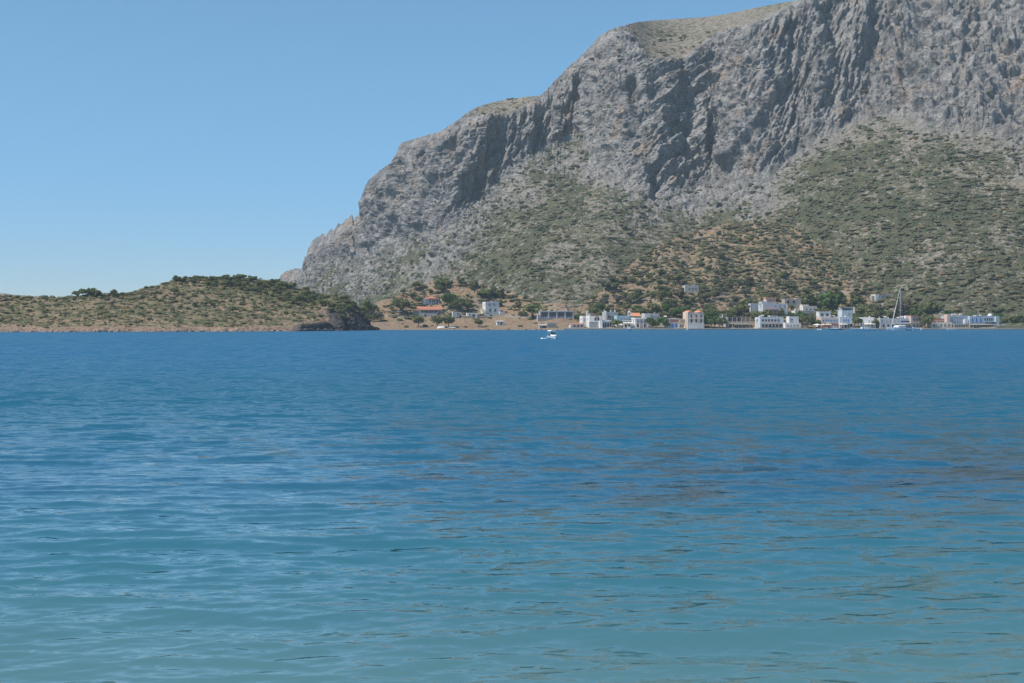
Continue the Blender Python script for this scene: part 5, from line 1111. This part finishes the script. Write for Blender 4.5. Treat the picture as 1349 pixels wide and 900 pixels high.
# ------------------------------------------------------------------ cars, parasols, poles
def car(label, px, py, mat, rz, D=None):
    p = at(vl, px, py) if D is None else W(px, py, D)
    root = empty('parked_car', p, RAD(rz)); tag(root, label, 'car')
    prof = [(-2.1, .35), (-2.1, .75), (-1.2, .88), (-.55, 1.42), (.9, 1.45), (1.7, .95), (2.1, .85), (2.1, .35)]
    def body(b):
        a = [b.verts.new((x, -.82, z)) for x, z in prof]; c = [b.verts.new((x, .82, z)) for x, z in prof]
        b.faces.new(a); b.faces.new(c[::-1])
        for i in range(len(prof)): b.faces.new((a[i], a[(i+1) % 8], c[(i+1) % 8], c[i]))
        bmesh.ops.bevel(b, geom=list(b.edges), offset=.06, segments=2, affect='EDGES')
    add(root, 'body', body, mat)
    for s in (-1, 1):
        add(root, 'side_window', lambda b: [b.faces.new([b.verts.new(q) for q in r]) for r in (((-.95, s * .835, .95), (.0, s * .835, .95), (.0, s * .835, 1.33), (-.5, s * .835, 1.33)), ((.1, s * .835, .95), (1.45, s * .835, .98), (.85, s * .835, 1.35), (.1, s * .835, 1.33)))], 'glass')
        for x_ in (-1.3, 1.3): add(root, 'wheel', lambda b: tube(b, [(x_, s * .66, .32), (x_, s * .87, .32)], .32, 12), 'dark')
        add(root, 'headlight', lambda b: bx(b, -2.13, -2.08, s * .6 - .14, s * .6 + .14, .62, .74), 'boat_white')
    add(root, 'windscreen', lambda b: b.faces.new([b.verts.new(q) for q in ((-1.14, -.7, .93), (-1.14, .7, .93), (-.62, .65, 1.40), (-.62, -.65, 1.40))]), 'glass')
    return root
car('silver car parked in the shade of the large dark tree on the western track', 525.5, 413.6, 'car_silver', 8)
car('white car parked on the beach beside two round trees', 596, 433.0, 'car_white', 172)
def parasol(label, px, D, mat, r=1.9, base=1.0):
    root = empty('parasol', ((px - CXP) / F * D, D, base)); tag(root, label, 'parasol')
    add(root, 'pole', lambda b: tube(b, [(0, 0, 0), (0, 0, 2.6)], .04, 6), 'wood')
    def top(b):
        c = b.verts.new((0, 0, 2.75)); ring = [b.verts.new((r * math.cos(i * math.pi / 4), r * math.sin(i * math.pi / 4), 2.1)) for i in range(8)]
        low = [b.verts.new((r * .99 * math.cos(i * math.pi / 4), r * .99 * math.sin(i * math.pi / 4), 1.9)) for i in range(8)]
        for i in range(8): b.faces.new((ring[i], ring[(i+1) % 8], c)); b.faces.new((low[i], low[(i+1) % 8], ring[(i+1) % 8], ring[i]))
    add(root, 'shade', top, mat)
parasol('wide cream parasol on the quay behind the white motorboats', 1076.5, 845, 'canvas', 2.7, .9)
parasol('yellow-white parasol beside the open cafe under the bell tower', 818.5, 846, 'cream', 1.7)
parasol('smaller cream parasol next to the wide one behind the moored motorboats', 1084.5, 847, 'cream', 1.8, .9)
def pole(name, label, p, h, arm=True):
    root = empty(name, p); tag(root, label, 'pole')
    add(root, 'post', lambda b: tube(b, [(0, 0, -.5), (0, 0, h)], [.14, .09], 6), 'wood')
    if arm: add(root, 'crossarm', lambda b: bx(b, -.8, .8, -.07, .07, h - .7, h - .55), 'wood')
    return root
pole('utility_pole', 'left one of two thin wooden poles behind the terrace building', at(vl, 751.5, 408), 6.0)
pole('utility_pole', 'right one of two thin wooden poles behind the terrace building', at(vl, 756.3, 408), 6.2)
pole('utility_pole', 'pale utility pole on the bushy slope right of the yellow field', at(vl, 871.3, 412), 6.5)
pole('utility_pole', 'thin utility pole at the left wall of the three-storey house', W(904.6, 432.4, 846), 9.0, False)
pole('flagpole', 'bare flagpole on the quay near the column monument', W(1026, 432.4, 845), 7.0, False)

# ------------------------------------------------------------------ rocks along the water
def rock_mesh(seed, mat):
    rs = np.random.RandomState(seed); bm = BM(); bmesh.ops.create_icosphere(bm, subdivisions=2, radius=1)
    P = np.array([v.co[:] for v in bm.verts]); n = noise(P[:, 0] * 1.2 + seed, P[:, 1] * 1.2, P[:, 2] * 1.2, 3) * .45 + noise(P[:, 0] * 3 + seed, P[:, 1] * 3, P[:, 2] * 3, 4) * .2
    for v, k in zip(bm.verts, n): v.co *= 1 + float(k)
    me = bpy.data.meshes.new('shore_rock'); bm.to_mesh(me); bm.free(); me.materials.append(mat); return me
M['wet_rock'] = plain('dark_wet_rock', (0.085, 0.08, 0.08), 0.7, 0.3, 1.5, spec=.4)
M['dry_rock'] = plain('brown_shore_rock', (0.27, 0.215, 0.18), 0.9, 0.3, 1.5)
RK = [rock_mesh(s, M['wet_rock']) for s in range(4)] + [rock_mesh(10 + s, M['dry_rock']) for s in range(4)]
def rock(px, D, r, z, dark, label, group):
    me = prs.choice(RK[:4] if dark else RK[4:]); o = link('shore_rock', me, None, None, ((px - CXP) / F * D, D, z))
    o.scale = (r * prs.uniform(.9, 1.6), r, r * prs.uniform(.5, .8)); o.rotation_euler = (0, 0, prs.uniform(0, 6)); tag(o, label, 'rock', group)
for i in range(110):
    px = prs.uniform(2, 385); D = float(h_d(np.array(px))) - prs.uniform(-2.0, 1.2)
    rock(px, D, prs.uniform(.25, .85), prs.uniform(.05, .4), prs.random() < .55, 'rough rock at the waterline along the left headland', 'rocks along the headland waterline')
for i in range(14):
    px = prs.uniform(388, 438); D = float(h_d(np.array(px))) - prs.uniform(-.5, 1.5)
    rock(px, D, prs.uniform(.8, 1.5), prs.uniform(.3, .8), True, 'blackish boulder in the dark ledge at the headland tip', 'boulders of the dark ledge')
for i in range(8):
    px = prs.uniform(238, 263) if i < 4 else prs.uniform(128, 146); D = float(h_d(np.array(px))) - 1
    rock(px, D, prs.uniform(.5, .9), .25, True, 'dark rock awash off the pale shore of the headland', 'dark rocks awash')
for i in range(7):
    px = prs.uniform(640, 742); D = float(v_d(np.array(px))) - prs.uniform(-1, 2.5)
    rock(px, D, prs.uniform(.3, .8), prs.uniform(.1, .5), prs.random() < .6, 'breakwater rock along the shore left of the quay', 'rocks left of the quay')
# ------------------------------------------------------------------ planting
def vp(px, py):
    return W(px, 432.4, 850) if (py > 430.8 and px > 742) else at(vl, px, py)
def tree(kind, px, py, wpx, label, zs=1.0, name='tree', cat='tree', group=None, D=None):
    p = vp(px, py) if D is None else W(px, py, D)
    return plant(name, kind, p, wpx * 0.5 * p.y / F / 1.02, label, cat, group, zs)
BIG = [('pine', 527, 413.5, 19, 'large dense dark tree spreading over the silver parked car', 1.0), ('round', 551.5, 431, 15, 'round green tree standing alone on the beach of the western shore', .85),
    ('round', 576, 431.5, 16, 'left one of two round trees side by side on the beach', .8), ('round', 591, 431, 15, 'right one of two round trees side by side on the beach', .8),
    ('round', 630.5, 431, 13, 'round olive tree on the beach below the whitewashed shed', .7), ('bright', 593, 408, 20, 'broad green tree right of the hipped red-roofed white house', .9), ('pine', 604, 411, 18, 'tall dark tree between the red-roofed long house and the shed', 1.0),
    ('pine', 617, 409, 13, 'dark bushy tree behind the whitewashed shed', .9), ('pine', 552, 402, 11, 'dark green tree left of the white house on the knoll', 1.0), ('pine', 702, 420, 24, 'large dark tree shading the left end of the terrace building', .8),
    ('round', 548, 382, 12, 'pine on the bare top of the western knoll, left one', .8), ('pine', 583, 381, 20, 'wide pine group crown on the western knoll right of the hilltop', .7), ('pine', 640, 391, 18, 'dark pine just above the white two-storey house', .7), ('pine', 657, 391.5, 15, 'second dark pine above and right of the white two-storey house', .8),
    ('pine', 485, 416, 18, 'tall dark pine at the neck between the headland and the knoll', 1.1), ('bright', 486, 424, 11, 'light green bush-like tree by the rock at the neck of the headland', .7), ('grey', 497, 424, 14, 'grey-green spreading tree behind the small western beach', .8),
    ('bright', 790, 415, 17, 'bright green wide tree behind the white cube house', .75), ('tall', 778.5, 413, 7, 'slim dark tree right beside the stair tower of the cube house', 1.1), ('bright', 766, 423, 16, 'light green shrubby tree left of the white cube house', .5),
    ('bright', 873, 431.5, 17, 'light green leafy tree in front of the grey flat house on the quay', .75), ('pine', 878.5, 431.8, 9, 'small dark round tree by the loggia of the blue-doored house', .85), ('bright', 890, 419.5, 17, 'light green tree behind the blue-doored house', .6),
    ('bright', 937, 431.8, 14, 'fresh green palm-like tree right of the three-storey house', .85), ('round', 948, 431.5, 14, 'round green tree in the garden before the flat balcony canopy', .8), ('bright', 929, 430, 10, 'low green garden tree touching the east wall of the three-storey house', .7),
    ('round', 1064, 431.8, 17, 'big round green tree on the quay right of the low white arcade', .95), ('bright', 1056, 428, 13, 'tall green tree behind the quay tree at the low white arcade', 1.2), ('tall', 1030, 417, 7, 'dark cypress-like tree at the east corner of the big pale-blue house', .8),
    ('pine', 1065, 404, 21, 'very dark spreading tree above the small stepped house', .75), ('bright', 1097, 417, 32, 'widest bright green tree standing behind the red-fronted taverna', .85), ('pine', 1128, 405, 17, 'tall grey-dark pine right of the bare orange field', 1.1),
    ('round', 1148, 421, 15, 'yellow-green olive tree behind the bright white block house', .8), ('dry', 1189, 420, 24, 'broad brown-green dry tree right behind the catamaran mast', .95), ('pine', 1226, 420, 24, 'very dark large tree above the brown-shuttered house', .9),
    ('round', 1222, 431.5, 15, 'green tree filling the gap left of the brown-shuttered house', 1.0), ('pine', 1334, 421, 22, 'wide dark pine crown near the right edge, upper one', .8), ('pine', 1338, 429, 18, 'dark tree under the wide pine near the right edge', .9), ('grey', 1290, 416, 22, 'grey-green tree behind the light blue house', .7),
    ('round', 1004, 411, 8, 'small dark tree on the slope between the cube house and the big pale-blue house', .9), ('round', 977, 417, 18, 'green tree over the shade panels of the long restaurant', .8), ('pine', 985, 408, 14, 'dark pine left of the pale cube house', 1.0),
    ('bright', 1044, 424, 10, 'green tree between the pale seafront hotel and the low white arcade', 1.0), ('round', 1267, 409, 16, 'green tree above the roof tanks of the west blue house', .7), ('bright', 1279, 411, 12, 'light green tree rising between the two blue houses', .7)]
for k_, px, py, wd, lb, zs in BIG: tree(k_, px, py, wd, lb, zs)
def scatter(n, region, dens, kinds, size, label, group, name='tree', cat='tree', sheet=None, zs=(.7, 1.0), gap=0.55, avoid=True):
    sheet = sheet or vl; x0, x1, y0, y1 = region; got = []; tries = 0
    while len(got) < n and tries < n * 60:
        tries += 1
        px, py = prs.uniform(x0, x1), prs.uniform(y0, y1)
        if py < np.interp(px, sheet.px, sheet.yt) + .5 or py > np.interp(px, sheet.px, sheet.yb) - 1: continue
        if prs.random() > dens(px, py): continue
        wd = size[0] + (size[1] - size[0]) * prs.random() ** 1.7
        if avoid and hits_house(px, py, wd / 2): continue
        if any(abs(px - a) < gap * .5 * (wd + c) and abs(py - b) < gap * .35 * (wd + c) for a, b, c in got): continue
        got.append((px, py, wd)); p = at(sheet, px, py)
        plant(name, prs.choice(kinds), p - Vector((0, 0, .15)), wd * .5 * p.y / F, label, cat, group, prs.uniform(*zs))
bare = [(1100,389,22,4),(1212,402,11,3),(852,403,18,4),(950,392,12,3),(572,373,9,4),(600,384,20,3),(505,401,9,3),(537,392,6,4),(560,421,9,4),(640,424,60,3),(668,410,12,5),(720,424,22,3),(745,405,30,3),(835,380,10,4),(862,316,10,4),(895,335,10,5),(925,311,14,3),(880,410,10,3)]
def open_ground(px, py):
    for x, y, a, b in bare:
        if ((px - x) / a) ** 2 + ((py - y) / b) ** 2 < 1: return 0.04
    return 1.0
scatter(62, (775, 1010, 372, 420), lambda x, y: open_ground(x, y), ['round', 'pine', 'round', 'dry', 'grey'], (7, 14), 'bushy tree in the grove on the slope above the western half of the seafront', 'trees above the western seafront')
scatter(56, (1000, 1345, 376, 420), lambda x, y: open_ground(x, y) * (1 if x < 1220 else .5), ['round', 'pine', 'round', 'grey', 'dry', 'pine'], (6, 14), 'bushy tree in the grove on the slope above the eastern half of the seafront', 'trees above the eastern seafront')
scatter(44, (770, 1150, 288, 378), lambda x, y: open_ground(x, y) * (.45 if y < 340 else 1), ['pine', 'pine', 'round', 'dry'], (5, 10), 'small dark tree dotted over the orange hill behind the village', 'trees on the orange hill')
scatter(34, (470, 705, 372, 420), lambda x, y: open_ground(x, y) * (1 if y < 412 else .3), ['pine', 'round', 'pine', 'dry'], (5, 12), 'bushy tree on the dry western knoll around the red-roofed houses', 'trees on the western knoll')
scatter(55, (468, 735, 400, 432), lambda x, y: open_ground(x, y), ['shrub', 'shrub_dark', 'shrub_grey'], (3.5, 8), 'green bush on the dry fields of the western shore', 'bushes of the western shore', 'bush', 'bush')
scatter(60, (735, 1345, 402, 424), lambda x, y: open_ground(x, y), ['shrub', 'shrub_dark', 'shrub_grey'], (3.5, 7), 'green bush between and just above the village houses', 'bushes among the houses', 'bush', 'bush', gap=.4)
scatter(46, (770, 1005, 413, 430.5), lambda x, y: open_ground(x, y), ['round', 'bright', 'pine', 'round'], (9, 16), 'leafy garden tree showing over the roofs of the western seafront houses', 'garden trees behind the western seafront', gap=.35)
scatter(52, (1003, 1348, 411, 430.5), lambda x, y: open_ground(x, y), ['round', 'bright', 'pine', 'round', 'grey'], (9, 16), 'leafy garden tree showing over the roofs of the eastern seafront houses', 'garden trees behind the eastern seafront', gap=.35)
# headland: pines on the crest and the right-hand end, bushes elsewhere
scatter(120, (225, 482, 362, 421), lambda x, y: 1.0 if y < np.interp(x, [225, 300, 380, 440, 480], [371, 380, 400, 408, 421]) else .03, ['pine', 'pine', 'round'], (5, 11), 'dark pine in the dense grove along the top of the left headland', 'pines on the headland top', 'pine_tree', 'pine tree', hl, (.5, .95), .38, False)
for px, wd, lb in [(100, 9, 'leftmost pine of the small clump on the low saddle skyline'), (109, 11, 'second pine of the small clump on the low saddle skyline'), (118, 13, 'tallest pine of the small clump on the low saddle skyline'), (129, 10, 'rightmost pine of the clump on the low saddle skyline')]:
    p = at(hl, px, 391.5); plant('pine_tree', 'pine', p, wd * .5 * p.y / F, lb, 'pine tree', None, .85)
p = at(hl, 150, 391); plant('pine_tree', 'pine', p, 4.5 * p.y / F, 'lone umbrella-shaped pine on the skyline right of the saddle clump', 'pine tree', None, 1.15)
scatter(200, (0, 470, 386, 427), lambda x, y: 1.0, ['shrub', 'shrub', 'shrub_grey', 'shrub_dark', 'shrub'], (3, 8), 'low grey-green bush on the stony flank of the left headland', 'bushes on the headland flank', 'bush', 'bush', hl, (.8, 1.1), .35, False)
scatter(40, (0, 300, 366, 391), lambda x, y: 1.0 if y < np.interp(x, hl.px, hl.yt) + 3 else 0, ['shrub', 'shrub_dark'], (4, 8), 'bush breaking the skyline of the left headland', 'skyline bushes of the headland', 'bush', 'bush', hl, (.8, 1.1), .3, False)
for px in (809, 815, 857, 864, 930, 934, 941, 953, 1058, 1072, 1078, 1127, 1131, 1154, 1219, 1223):
    k_ = prs.choice(['round', 'bright', 'pine']); p = W(px + prs.uniform(-1, 1), 432.3, 851 + prs.uniform(0, 5)); plant('tree', k_, p, prs.uniform(4.2, 6.5) * p.y / F, 'leafy tree filling a gap in the front row of houses along the quay', 'tree', 'trees in the gaps of the seafront row', prs.uniform(.9, 1.25))
scatter(14, (436, 484, 402, 424), lambda x, y: 1.0, ['pine', 'round'], (6, 10), 'dark tree on the rocky right-hand tip of the left headland', 'trees on the headland tip', 'pine_tree', 'pine tree', hl, (.6, .9), .4, False)
# ground cover past counting
low = lambda v: np.clip(v + .05, 0, 1)
mesh_scrub('scrub', hl, 3400, (-60, 485, 360, 432), (.35, 1.3), None, 5, M['scrub_light'], lambda x, y, v: low(v) * (0.3 + np.clip(noise(x / 9, y / 5, x * 0, 192) + .3, 0, 1)) + 0.5 * (y < np.interp(x, hl.px, hl.yt) + 5))
mesh_scrub('scrub', vl, 5200, (470, 1420, 286, 424), (.6, 2.0), None, 6, M['scrub'], lambda x, y, v: low(v) + .05)
mesh_scrub('scrub', mt, 19000, (380, 1460, 40, 412), (.4, 2.2), None, 7, M['scrub'], lambda x, y, v: np.clip(v - .05, 0, 1) * (0.08 + np.clip(noise(x / 15, y / 8, x * 0, 191) + .15, 0, 1) * (0.4 + np.clip(noise(x / 50, y / 22, x * 0, 194) + .4, 0, 1.2))))
